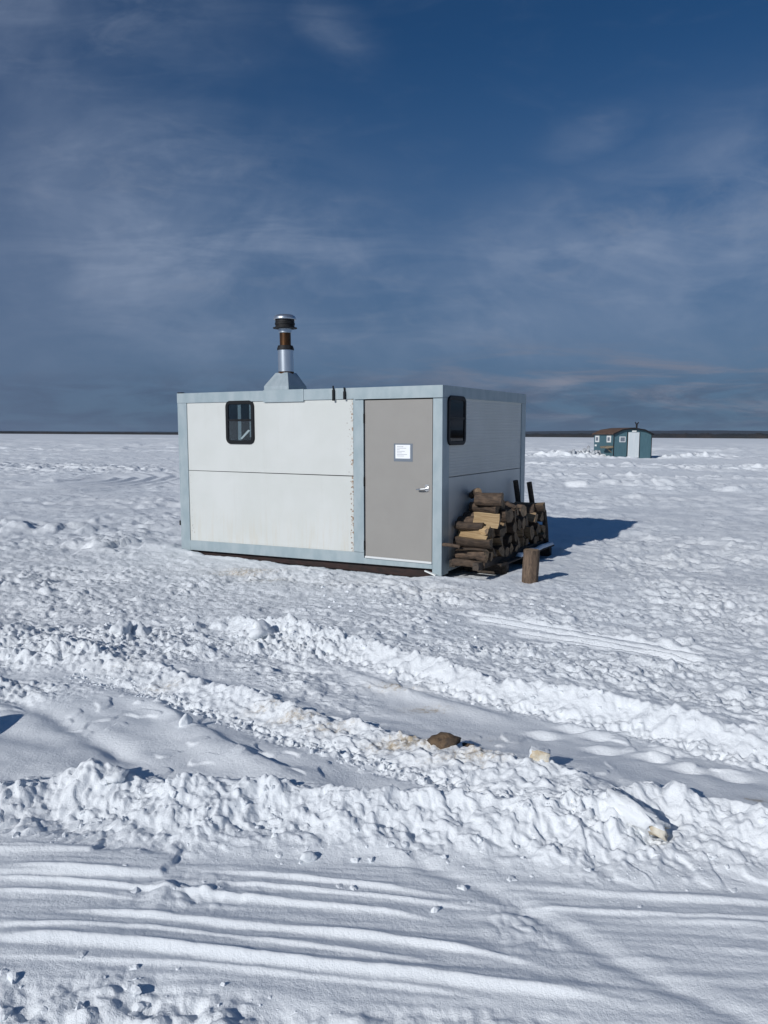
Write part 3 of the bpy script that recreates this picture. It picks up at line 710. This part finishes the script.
cu.build('curtain', CURT, w1)
window('y', .122, .640, 1.568, 2.166)
# black hooks on the fascia and a latch on the left post
for x, za, zb in ((-1.507, 2.125, 2.312), (-1.341, 2.14, 2.288)):
    MB().box(x - .012, x + .012, -.05, -.019, za, zb - .05).tube([(x, -.035, zb - .055), (x - .004, -.037, zb)], .010, 6).build('roof_hook', BLACK, sh)
MB().box(X0 - .05, X0 - .016, -.01, .02, .36, .43).build('latch', BLACK, sh, bevel=.004)
MB().box(X0 - .02, X0 + .06, .0, .06, HT + .008, HT + .022).build('roof_clip', SOOT, sh)
# grey cable bracket sticking out near the corner post foot
# chimney: pyramid flashing with its stack
cx, cy = -2.422, .195
fl = MB()
z1, z2, z3 = HT + .008, HT + .065, HT + .245
B0 = [(-2.642, -.010), (-2.232, -.010), (-2.232, .40), (-2.642, .40)]; Tp = [(cx - .100, cy - .100), (cx + .100, cy - .100), (cx + .100, cy + .100), (cx - .100, cy + .100)]
r0 = [fl.bm.verts.new((x, y, z1)) for x, y in B0]; r1 = [fl.bm.verts.new((x, y, z2)) for x, y in B0]; r2 = [fl.bm.verts.new((x, y, z3)) for x, y in Tp]
for A, Bv in ((r0, r1), (r1, r2)):
    for k in range(4): fl.face([A[k], A[(k + 1) % 4], Bv[(k + 1) % 4], Bv[k]])
fl.face(r2); fl.face(r0[::-1])
ch = fl.build('chimney', GALV2, sh, bevel=.004)
MB().box(-2.645, -1.985, -T - .010, -T - .004, HT - .150, HT + .010).build('apron', GALV, ch)
lean = (-.012, 0)
def stack(prof, name, m, smooth=True):
    o = MB().lathe([(r, z) for r, z in prof], (cx - lean[0] * z3, cy), 32, lean).build(name, m, ch, smooth)
    md = o.modifiers.new('edge', 'EDGE_SPLIT'); md.split_angle = radians(35); return o
stack([(.108, z3 - .03), (.108, z3 + 0.011), (.104, z3 + 0.016)], 'rust_ring', BURNT)
stack([(.104, z3), (.104, z3 + 0.303)], 'outer_pipe', PIPE)
stack([(.112, z3 + 0.303), (.114, z3 + 0.319), (.10, z3 + 0.362)], 'collar', SOOT)
stack([(.075, z3 + 0.326), (.075, z3 + 0.543)], 'inner_pipe', BURNT)
stack([(.082, z3 + 0.529), (.086, z3 + 0.534), (.086, z3 + 0.593)], 'pipe_band', PIPE)
stack([(.10, z3 + 0.584), (.162, z3 + 0.590), (.162, z3 + 0.599), (.13, z3 + 0.605)], 'cap_flange', SOOT)
stack([(.128, z3 + 0.602), (.128, z3 + 0.633), (.134, z3 + 0.638), (.134, z3 + 0.661), (.128, z3 + 0.665), (.128, z3 + 0.715)], 'cap_screen', SOOT)
stack([(.11, z3 + 0.708), (.150, z3 + 0.704), (.153, z3 + 0.719), (.142, z3 + 0.744), (.11, z3 + 0.766), (.05, z3 + 0.775)], 'rain_cap', PIPE)

# ------------------------------------------------------------------ firewood beside the wall
def wpt(x, y, z=0):     # shanty frame -> world
    return (SHX + x * cos(SHA) - y * sin(SHA), SHY + x * sin(SHA) + y * cos(SHA), z)

rack = empty('firewood_rack', wpt(.3, 1.3, 0), (0, 0, SHA))
tag(rack, 'dark low timber rack with two raised end stakes holding firewood', 'firewood rack')
def rk(name, x0, x1, y0, y1, z0, z1, m=OLDW, **k): return MB().box(x0 - .3, x1 - .3, y0 - 1.3, y1 - 1.3, z0, z1).build(name, m, rack, bevel=.006)
rk('rail', .06, .14, .10, 2.58, .10, .19); rk('rail', .40, .48, .02, 2.58, .10, .19)
for y in (.62, 1.5, 2.35): rk('bearer', .03, .60, y, y + .09, -.03, .098)
rk('runner_board', .52, .60, .45, 2.56, .099, .125)
m = MB()
N = 40
top = [];
for i in range(N + 1):
    y = 1.15 + 1.4 * i / N; hgt = .045 + .02 * mnoise.noise(Vector((y * 4, 1, 2))); w = .035 + .01 * mnoise.noise(Vector((y * 5, 7, 2)))
    if i in (0, N): hgt = .006
    top.append([m.bm.verts.new((.56 + a * w - .3, y - 1.3, .124 + b * hgt)) for a, b in ((-1.1, 0), (-1, .6), (-.4, 1), (.4, 1), (1, .55), (1.1, 0))])
for A, B_ in zip(top, top[1:]):
    for k in range(5): m.face([A[k], A[k + 1], B_[k + 1], B_[k]])
m.build('snow_cap', SNOWP, rack, True)
MB().tube([(-.14, 1.16, .10), (-.17, 1.08, .55), (-.215, .98, 1.05)], [.042, .04, .038], 7).build('stake', OLDW, rack)
MB().tube([(.06, 1.18, .10), (.035, 1.10, .55), (-.015, 1.0, 1.03)], [.042, .04, .038], 7).build('stake', OLDW, rack)
MB().tube([(-.22, 1.15, .66), (.17, 1.17, .60)], [.03, .03], 6).build('crosspiece', OLDW, rack)
MB().tube([(.19, 1.22, .05), (.18, 1.20, .35), (.16, 1.17, .62)], [.045, .04, .035], 7).build('stake', OLDW, rack)

def log_mesh(r, length, kind, seed):
    """round, half or wedge of a tree: bark on the arc, split wood on the flats and ends; lies along x, centred"""
    rnd = random.Random(seed); bm = bmesh.new()
    if kind == 'round': pr = [(r * cos(2 * pi * k / 12), r * sin(2 * pi * k / 12), 0) for k in range(12)]
    else:
        span = pi if kind == 'half' else pi * .62
        arc = [(r * cos(span * k / 7), r * sin(span * k / 7), 0) for k in range(8)]
        pr = arc + ([(-r * .3, rnd.uniform(-.02, .02), 1), (r * .35, rnd.uniform(-.02, .02), 1)] if kind == 'half' else [(rnd.uniform(-.2, .1) * r, rnd.uniform(-.15, .1) * r, 1)])
        mx = sum(p[0] for p in pr) / len(pr); my = sum(p[1] for p in pr) / len(pr); pr = [(a - mx, b - my, c) for a, b, c in pr]
    n = len(pr); rings = []; seg = 6
    bx_, by_ = rnd.uniform(-.012, .012), rnd.uniform(-.012, .012)
    for i in range(seg + 1):
        t = i / seg - .5; bend = 1 - 4 * t * t
        rings.append([bm.verts.new((t * length + rnd.uniform(-.006, .006) * (i in (0, seg)), a * (1 + .09 * mnoise.noise(Vector((a * 20, b * 20, t * 5 + seed)))) + bx_ * bend, b * (1 + .09 * mnoise.noise(Vector((b * 20, a * 20 + 9, t * 5 + seed)))) + by_ * bend)) for a, b, c in pr])
    for A, B_ in zip(rings, rings[1:]):
        for k in range(n):
            f = bm.faces.new([A[k], A[(k + 1) % n], B_[(k + 1) % n], B_[k]]); k2 = (k + 1) % n
            f.material_index = 1 if (pr[k][2] or pr[k2][2] or (kind != 'round' and k == n - 1)) else 0
    for rg in (rings[0][::-1], rings[-1]):
        f = bm.faces.new(rg); f.material_index = 2
    bmesh.ops.recalc_face_normals(bm, faces=bm.faces[:])
    me = bpy.data.meshes.new('firewood_log'); bm.to_mesh(me); bm.free(); return me

ENDW = wood_mat('weathered_shaded_log_end', (.26, .185, .115), (.13, .09, .058), (9, 9, 9))  # weathered log ends, with the shade on them also put into the colour
# placement: (y, z, radius, kind, pale, label)
rows = [
    (.27, .185, 2.50, .125), (.26, .295, 2.52, .15), (.36, .435, 2.50, .165), (.50, .585, 2.48, .16), (.66, .72, 1.15, .14)]
rl = random.Random(21)
GRP = 'split firewood stacked in the rack'
near_labels = ['mossy brown log lowest on the near end of the firewood pile', 'dark split log in the second row at the pile near end',
               'big pale split log facing the sun halfway up the pile', 'dark log behind the blond wedge in the fourth row', 'dark log in the top row under the bark covered one']
cnt = 0
for ri, (y0, z0, y1, dia) in enumerate(rows):
    y = y0; first = True
    while y < y1 - dia * .5:
        r = dia * .5 * rl.uniform(.85, 1.15)
        kind = rl.choice(['wedge', 'half', 'wedge', 'round'])
        ln = rl.uniform(.36, .44); xo = .255 + rl.uniform(-.08, .09)
        rr = r * (1.0 if kind == 'round' else 1.25 if kind == 'half' else 1.45)
        pale = False
        if first and ri == 2: pale = True; ln = .43; xo = .25; kind = 'half'; rr = r * 1.08
        me = log_mesh(rr, ln, kind, cnt)
        mats_ = [BARK, WOOD if pale or (ri > 1 and rl.random() < .24) else WOODO, SAWN if rl.random() < .25 else ENDW]
        o = link('firewood_log', me, mats_)
        if first: xo += rl.uniform(-.04, .04)
        o.location = wpt(xo, y, z0 + dia * .5 + rl.uniform(-.018, .014))
        if ri == 3 and y > 1.2 and rl.random() < .35: y += 2 * r * .93; bpy.data.objects.remove(o); continue
        tilt = rl.uniform(0, 2 * pi)
        if pale: tilt = -2.0
        o.rotation_euler = (Euler((tilt, rl.uniform(-.04, .04), 0)).to_matrix()).to_euler()
        o.rotation_euler = (Matrix.Rotation(SHA + rl.uniform(-.24, .24), 3, 'Z') @ Matrix.Rotation(rl.uniform(-.09, .09), 3, 'Y') @ Matrix.Rotation(tilt, 3, 'X')).to_euler()
        tag(o, near_labels[ri] if first else ('dark ended firewood log in the %s of the pile' % ['lowest row', 'second row from the bottom', 'third row from the bottom', 'fourth row from the bottom', 'short top row'][ri]), 'firewood', GRP)
        first = False; cnt += 1; y += 2 * r * .93
def extra(x, y, z, r, ln, kind, mats_, rz, ry, tilt, label):
    global cnt
    o = link('firewood_log', log_mesh(r, ln, kind, 300 + cnt), mats_); cnt += 1
    o.location = wpt(x, y, z)
    o.rotation_euler = (Matrix.Rotation(SHA + rz, 3, 'Z') @ Matrix.Rotation(ry, 3, 'Y') @ Matrix.Rotation(tilt, 3, 'X')).to_euler()
    return tag(o, label, 'firewood', GRP)
extra(.40, .44, .66, .088, .32, 'half', [BARK, WOOD, ENDW], .12, .05, -1.7, 'blond split wedge just above the big pale log')
extra(.36, .60, .905, .085, .34, 'round', [BARK, WOODO, ENDW], .15, .0, .4, 'thick bark covered log crowning the firewood pile')
extra(.12, .72, .96, .045, .30, 'round', [BARK, WOODO, ENDW], -.9, -.25, .4, 'thin dark branch stub poking up at the pile top')
extra(.42, 1.25, .79, .045, .50, 'wedge', [BARK, WOOD, ENDW], -.9, .06, 1.0, 'slim pale split stick lying along the pile top')
extra(.34, .16, .335, .026, .34, 'wedge', [BARK, WOODO, ENDW], .1, .0, 1.0, 'thin grey stick laid across the low end of the pile')
extra(.10, .04, .37, .022, .22, 'round', [BARK, WOODO, ENDW], .3, .10, 1.0, 'short twig sticking out past the corner post')
extra(.42, .20, .235, .055, .22, 'wedge', [BARK, WOOD, ENDW], -.5, .1, 2.2, 'small yellow split chip low at the near end of the pile')
extra(.42, .30, .545, .05, .16, 'wedge', [BARK, WOOD, SAWN], -.6, .0, -1.2, 'short pale wedge tucked beside the right end of the big pale log')
extra(.22, .33, .59, .05, .36, 'round', [BARK, WOODO, ENDW], .06, .0, .5, 'thin bark covered branch lying on top of the big pale log')
extra(.30, .12, .155, .05, .40, 'wedge', [BARK, WOODO, ENDW], .2, .05, 2.0, 'dark split log on the snow in front of the rack')

# ------------------------------------------------------------------ chopping stump
sx, sy = at(530, 583)
bm = bmesh.new(); n = 36; rings = []
for i, z in enumerate((-.04, .0, .06, .14, .22, .30, .355, .362)):
    rings.append([bm.verts.new((((.094) - .012 * (i == 7)) * (1 + .05 * mnoise.noise(Vector((cos(2 * pi * k / n) * 1.6, sin(2 * pi * k / n) * 1.6, z * 5))) + .035 * mnoise.noise(Vector((cos(2 * pi * k / n) * 5, sin(2 * pi * k / n) * 5, z * 4)))) * cos(2 * pi * k / n) + .012 * z,
                                ((.094) - .012 * (i == 7)) * (1 + .05 * mnoise.noise(Vector((cos(2 * pi * k / n) * 1.6, sin(2 * pi * k / n) * 1.6, z * 5))) + .035 * mnoise.noise(Vector((cos(2 * pi * k / n) * 5, sin(2 * pi * k / n) * 5, z * 4)))) * sin(2 * pi * k / n), z)) for k in range(n)])
for A, B_ in zip(rings, rings[1:]):
    for k in range(n): bm.faces.new([A[k], A[(k + 1) % n], B_[(k + 1) % n], B_[k]])
f = bm.faces.new(rings[-1]); f.material_index = 1
me = bpy.data.meshes.new('standing_log'); bm.to_mesh(me); bm.free()
o = link('standing_log', me, [BARKV, SAWN], None, False); o.location = (sx, sy, gz(sx, sy) + .01); o.rotation_euler = (.02, .015, 0)
tag(o, 'short brown log standing upright on the snow beside the firewood', 'log')

# ------------------------------------------------------------------ the far hut
HX, HY, HA = 18.12, 61.0, radians(7)
TEAL = mat('teal_board', (.075, .155, .185), .7, 0, (.055, .125, .155), 3, (6, 6, .6))
ROOFB = mat('brown_roofing', (.10, .055, .035), .85, 0, (.14, .09, .06), 2.5)
hut = empty('fishing_hut', (HX, HY, .02), (0, 0, HA)); tag(hut, 'small teal fishing hut with white door and brown roof far out on the ice', 'fishing hut')
W2, L2, WH, PK = 3.1, 4.0, 1.98, 2.36
g = MB()
prof = [(0, 0), (W2, 0), (W2, WH), (W2 * .8, WH + .24), (W2 * .5, PK), (W2 * .2, WH + .24), (0, WH)]
fr_ = [g.bm.verts.new((x, 0, z)) for x, z in prof]; bk = [g.bm.verts.new((x, L2, z)) for x, z in prof]
g.face(fr_); g.face(bk[::-1])
for k in range(7): g.face([fr_[k], bk[k], bk[(k + 1) % 7], fr_[(k + 1) % 7]])
g.build('walls', TEAL, hut)
rf = MB(); rp = [(-.14, WH - .10), (W2 * .2, WH + .245), (W2 * .5, PK + .005), (W2 * .8, WH + .245), (W2 + .14, WH - .10)]
lo_ = [[rf.bm.verts.new((x, y, z + dz)) for x, z in rp] for y in (-.16, L2 + .12) for dz in (.004, .07)]
for A, B_ in ((lo_[0], lo_[2]), (lo_[1], lo_[3]), (lo_[0], lo_[1]), (lo_[2], lo_[3])):
    for k in range(4): rf.face([A[k], A[k + 1], B_[k + 1], B_[k]])
for k in (0, 4): rf.face([lo_[0][k], lo_[1][k], lo_[3][k], lo_[2][k]])
roof = rf.build('roof', ROOFB, hut)
bd = MB()
for k in range(4):
    (xa, za), (xb, zb) = rp[k], rp[k + 1]
    bd.hexa([(xa, -.20, za - .04), (xb, -.20, zb - .04), (xb, -.163, zb - .04), (xa, -.163, za - .04), (xa, -.20, za + .075), (xb, -.20, zb + .075), (xb, -.163, zb + .075), (xa, -.163, za + .075)])
bd.build('barge_board', SOOT, roof)
MB().box(1.16, 2.08, -.05, -.003, .06, 2.06).build('door', mat('hut_door_white', (.62, .68, .70), .5, 0, (.70, .74, .75), 2, (5, 5, .6)), hut, bevel=.01)
MB().box(1.08, 1.157, -.03, -.003, .06, 2.08).build('door_jamb', SOOT, hut); MB().box(2.083, 2.14, -.03, -.003, .06, 2.08).build('door_jamb', SOOT, hut)
MB().box(1.45, 1.80, -.10, -.053, 2.09, 2.20).build('porch_lamp', WHITEM, hut)
def hwin(fn, m=WHITEM):
    f = fn(MB(), 0).build('window', m, hut); fn(MB(), 1).build('pane', GLASS if False else SLEEVE, f)
hwin(lambda m, i: m.box(.45 + .07 * i, .95 - .07 * i, -.03 - .012 * i, -.003, 1.28 + .06 * i, 1.72 - .06 * i), CURT)
for y in (.55, 2.9): hwin(lambda m, i: m.box(-.03 - .012 * i, -.003, y + .18 * i, y + .8 - .18 * i, 1.25 + .12 * i, 1.78 - .12 * i))
MB().box(-.04, -.003, 3.4, 3.75, .9, 1.05).build('vent', WHITEM, hut)
MB().box(-.045, -.0, -.045, .0, 0, WH - .1).build('corner_board', SOOT, hut); MB().box(W2, W2 + .04, -.045, .0, 0, WH - .1).build('corner_board', SOOT, hut)
MB().hexa([(-.55, .1, .78), (-.003, .1, .82), (-.003, 1.3, .82), (-.55, 1.3, .78), (-.62, .1, .92), (-.003, .1, .98), (-.003, 1.3, .98), (-.62, 1.3, .92)]).tube([(-.45, .3, .80), (-.02, .3, .45)], .03, 6).build('shelf', mat('old_plank', (.30, .24, .16), .8, 0, (.2, .16, .11), 4), hut)
st_ = MB().tube([(2.05, .45, 2.0), (2.05, .45, 2.72)], .075, 10).build('stove_pipe', SOOT, hut)
MB().tube([(1.92, .45, 2.86), (2.0, .45, 2.74), (2.05, .45, 2.70)], .05, 8).tube([(2.2, .45, 2.86), (2.1, .45, 2.74), (2.05, .45, 2.70)], .05, 8).build('pipe_tee', SOOT, st_)
GREYB = mat('grey_weathered_block', (.30, .31, .33), .85, 0, (.5, .53, .56), 3)
rb = random.Random(4)
for k in range(9):
    x = 14.9 + k * .30 + rb.uniform(-.05, .05); y = 61.9 + rb.uniform(-.2, .2) + k * .02
    bm = bmesh.new(); lump_mesh(bm, (0, 0, 0), .24, (.7 * rb.uniform(.7, 1.1), .8, rb.uniform(.7, 1.25)), 40 + k, 2, .35)
    me = bpy.data.meshes.new('snow_block'); bm.to_mesh(me); bm.free()
    o = link('snow_block', me, GREYB); o.location = (x, y, gz(x, y) + .14)
    tag(o, 'grey broken block in the low row left of the teal hut', 'snow block', 'row of grey blocks beside the far hut')

# ------------------------------------------------------------------ far shore
def shore(name, R0, depth, hfun, a0, a1, n, m, seed, **t):
    """wooded shore: a long low body with real depth and an uneven top"""
    bm = bmesh.new(); rows_ = []
    for i in range(n + 1):
        a = a0 + (a1 - a0) * i / n; h = hfun(a, i)
        rr = R0 * (1 + .04 * mnoise.noise(Vector((a * 6, seed, 0))))
        rows_.append([bm.verts.new((sin(a) * r_, cos(a) * r_, z)) for r_, z in ((rr, -1), (rr + depth * .02, h * .55), (rr + depth * .12, h), (rr + depth * .7, h * 1.02), (rr + depth, -1))])
    for A, B_ in zip(rows_, rows_[1:]):
        for k in range(4): bm.faces.new([A[k], A[k + 1], B_[k + 1], B_[k]])
    bmesh.ops.recalc_face_normals(bm, faces=bm.faces[:])
    me = bpy.data.meshes.new(name); bm.to_mesh(me); bm.free()
    return tag(link(name, me, m), **t)
WOODS = mat('winter_woods', (.016, .019, .022), .95, 0, (.032, .026, .024), .012)
HILL = mat('air_blued_forest', (.024, .036, .055), .95, 0, (.03, .042, .06), .003)  # blue of the distant air is put into the forest colour too
rn = random.Random(3)
def hn(a, i):
    k = float(np.interp(a, [radians(-60), radians(-14), radians(8), radians(16), radians(24), radians(60)], [.5, .5, .75, .95, 1.1, 1.2]))
    return (19 + 3.5 * mnoise.noise(Vector((a * 90, 2, 1))) + rn.uniform(-1.2, 1.2)) * k
shore('far_woods', 3600, 500, hn, radians(-75), radians(75), 1500, WOODS, 1, label='dark wooded shoreline running along the whole horizon', cat='woods', kind='stuff')
def hh(a, i):
    k = float(np.interp(a, [radians(-60), radians(-26), radians(-14), radians(9), radians(15), radians(60)], [.22, .26, .30, .55, .72, .8]))
    return 115 * k * (1 + .12 * mnoise.noise(Vector((a * 9, 8, 1))) + .04 * mnoise.noise(Vector((a * 50, 8, 1))))
shore('hills', 9500, 2500, hh, radians(-75), radians(75), 600, HILL, 2, kind='structure')

# ------------------------------------------------------------------ light and sky
SUN_AZ, SUN_EL = radians(40.3), radians(27)     # the light travels towards +y and +x, 40 degrees right of straight ahead
sd = bpy.data.lights.new('sun', 'SUN'); sd.energy = 3.12; sd.angle = radians(.53); sd.color = (1, .98, .955)
so = bpy.data.objects.new('sun', sd); COL.objects.link(so)
tr = Vector((sin(SUN_AZ) * cos(SUN_EL), cos(SUN_AZ) * cos(SUN_EL), -sin(SUN_EL)))
so.rotation_euler = tr.to_track_quat('-Z', 'Y').to_euler(); so.location = (-6, -8, 12)

w = bpy.data.worlds.new('World'); S.world = w; w.use_nodes = True; nt = w.node_tree
bg = nt.nodes['Background']; bg.inputs['Strength'].default_value = .05
sky = nt.nodes.new('ShaderNodeTexSky'); sky.sky_type = 'NISHITA'; sky.sun_disc = False
sky.sun_elevation = SUN_EL; sky.sun_rotation = SUN_AZ + pi; sky.altitude = 200; sky.air_density = 1.0; sky.dust_density = .6; sky.ozone_density = 3.0
tc = nt.nodes.new('ShaderNodeTexCoord'); sp = nt.nodes.new('ShaderNodeSeparateXYZ'); nt.links.new(tc.outputs['Generated'], sp.inputs[0])
def M(op, a, b=None, c=None):
    n = nt.nodes.new('ShaderNodeMath'); n.operation = op
    for s_, v in zip(n.inputs, (a, b, c)):
        if v is None: continue
        if hasattr(v, 'is_linked'): nt.links.new(v, s_)
        else: s_.default_value = v
    return n.outputs[0]
zc = M('MAXIMUM', sp.outputs['Z'], 0.0)
den = M('ADD', zc, .10)
cv = nt.nodes.new('ShaderNodeCombineXYZ'); nt.links.new(M('DIVIDE', sp.outputs['X'], den), cv.inputs[0]); nt.links.new(M('DIVIDE', sp.outputs['Y'], den), cv.inputs[1])
def mapped(sc, rot=0, loc=(0, 0, 0)):
    mp = nt.nodes.new('ShaderNodeMapping'); mp.inputs[3].default_value = sc; mp.inputs[2].default_value = (0, 0, rot); mp.inputs[1].default_value = loc
    nt.links.new(cv.outputs[0], mp.inputs[0]); return mp.outputs[0]
deep = mixc(nt, 1.0, sky.outputs[0], (.27, .62, .92), 'MULTIPLY')
# where the clouds stand: tangents of bearing and height, straight ahead = (0, 0)
yd = M('MAXIMUM', sp.outputs['Y'], .12)
su = M('DIVIDE', sp.outputs['X'], yd); sv = M('DIVIDE', zc, yd)
cw = nt.nodes.new('ShaderNodeCombineXYZ'); nt.links.new(su, cw.inputs[0]); nt.links.new(sv, cw.inputs[1])
def skyco(sc, rot=0, loc=(0, 0, 0)):
    mp = nt.nodes.new('ShaderNodeMapping'); mp.inputs[3].default_value = sc; mp.inputs[2].default_value = (0, 0, rot); mp.inputs[1].default_value = loc
    nt.links.new(cw.outputs[0], mp.inputs[0]); return mp.outputs[0]
def blob(u0, v0, su_, sv_, slope=0.0):
    du = M('SUBTRACT', su, u0); dv = M('SUBTRACT', M('SUBTRACT', sv, v0), M('MULTIPLY', du, slope))
    a = M('POWER', M('ABSOLUTE', M('DIVIDE', du, su_)), 2.0); b_ = M('POWER', M('ABSOLUTE', M('DIVIDE', dv, sv_)), 2.0)
    return M('POWER', 2.718, M('MULTIPLY', M('ADD', a, b_), -1.0))
soft = noise(nt, skyco((3.2, 4.5, 1), .25, (1.3, .7, 0)), 1.0, 5, .55, .6)
wisp = noise(nt, skyco((4.0, 15, 1), -.30, (4.2, 2.1, 0)), 1.0, 7, .6, .9)
wisp2 = noise(nt, skyco((9, 22, 1), -.22, (7.7, 5.1, 0)), 1.0, 6, .62, .6)
puff = noise(nt, skyco((10, 11, 1), .4, (2.7, 9.1, 0)), 1.0, 6, .6, .4)
tex = M('ADD', M('MULTIPLY', ramp(nt, soft, .30, .70), .55), M('ADD', M('MULTIPLY', ramp(nt, wisp, .38, .72), .38), M('MULTIPLY', ramp(nt, puff, .42, .75), .22)))
zone = None
for args in ((-.30, .25, .20, .14, -.10), (-.10, .24, .20, .07, -.35), (.30, .25, .30, .07, .28), (.45, .27, .20, .11, .25), (-.45, .52, .25, .16, 0), (-.07, .50, .05, .030, -.3), (.26, .375, .055, .025, .25), (.10, .15, .60, .06, .05)):
    bl = blob(*args); bl = M('MULTIPLY', bl, {(-.30): 1.0, (-.45): .5, (-.07): .35, .26: .45, .10: .7}.get(args[0], .85))
    zone = bl if zone is None else M('MAXIMUM', zone, bl)
# grey haze low down
c = mixc(nt, M('MULTIPLY', ramp(nt, zc, .46, .05), .78), deep, (1.9, 2.9, 4.9))
c = mixc(nt, M('MULTIPLY', M('MULTIPLY', tex, zone), 1.0), c, (5.2, 6.5, 9.0))
c = mixc(nt, M('MULTIPLY', M('MULTIPLY', ramp(nt, wisp2, .5, .75), M('ADD', zone, .12)), .32), c, (4.4, 5.4, 7.4))
# low streaks of cloud on the horizon, brighter to the right, a slate bank to the left
n3 = noise(nt, skyco((4.5, 34, 1), .02, (9, 3, 0)), 1.0, 6, .62, .5)
n4 = noise(nt, skyco((9, 40, 1), .0, (2, 8, 0)), 1.0, 6, .62, .5)
lowm = M('MULTIPLY', M('MULTIPLY', ramp(nt, sv, .135, .085), ramp(nt, sv, .008, .035)), ramp(nt, n3, .42, .64))
lowm = M('MULTIPLY', lowm, ramp(nt, su, -.35, .35))
c = mixc(nt, M('MULTIPLY', lowm, .85), c, (3.7, 4.2, 5.6))
pk = M('MULTIPLY', blob(.225, .070, .025, .008, .1), ramp(nt, n4, .40, .6))
c = mixc(nt, M('MULTIPLY', pk, .55), c, (5.0, 5.3, 6.6))
dk = M('MULTIPLY', M('MULTIPLY', ramp(nt, sv, .10, .045), ramp(nt, n4, .62, .38)), .55)
c = mixc(nt, dk, c, (1.25, 1.85, 3.2))
c = mixc(nt, M('MULTIPLY', ramp(nt, su, -.2, -.55), M('MULTIPLY', ramp(nt, zc, .75, .3), .30)), c, (2.6, 3.4, 5.4))
nt.links.new(c, bg.inputs['Color'])

hz = MB().box(-17000, 17000, -17000, 17000, -3, 190).build('haze', None, None) if False else None
hm_ = bpy.data.materials.new('thin_air'); hm_.use_nodes = True; hn_ = hm_.node_tree; hn_.nodes.remove(hn_.nodes['Principled BSDF'])
pv = nd(hn_, 'ShaderNodeVolumePrincipled', Density=HAZE); pv.inputs['Color'].default_value = (.62, .78, 1, 1)
hn_.links.new(pv.outputs[0], hn_.nodes['Material Output'].inputs['Volume'])
if HAZE: tag(MB().box(-17500, 17500, -17500, 17500, -3, 190).build('haze', hm_), 'thin bluish air over the lake', 'haze', kind='stuff')
S.view_settings.view_transform = 'Standard'; S.view_settings.look = 'None'; S.view_settings.exposure = 0; S.view_settings.gamma = 1
S.render.engine = 'CYCLES'
S.cycles.max_bounces = 6; S.cycles.diffuse_bounces = 3; S.cycles.transparent_max_bounces = 8
S.cycles.use_denoising = True
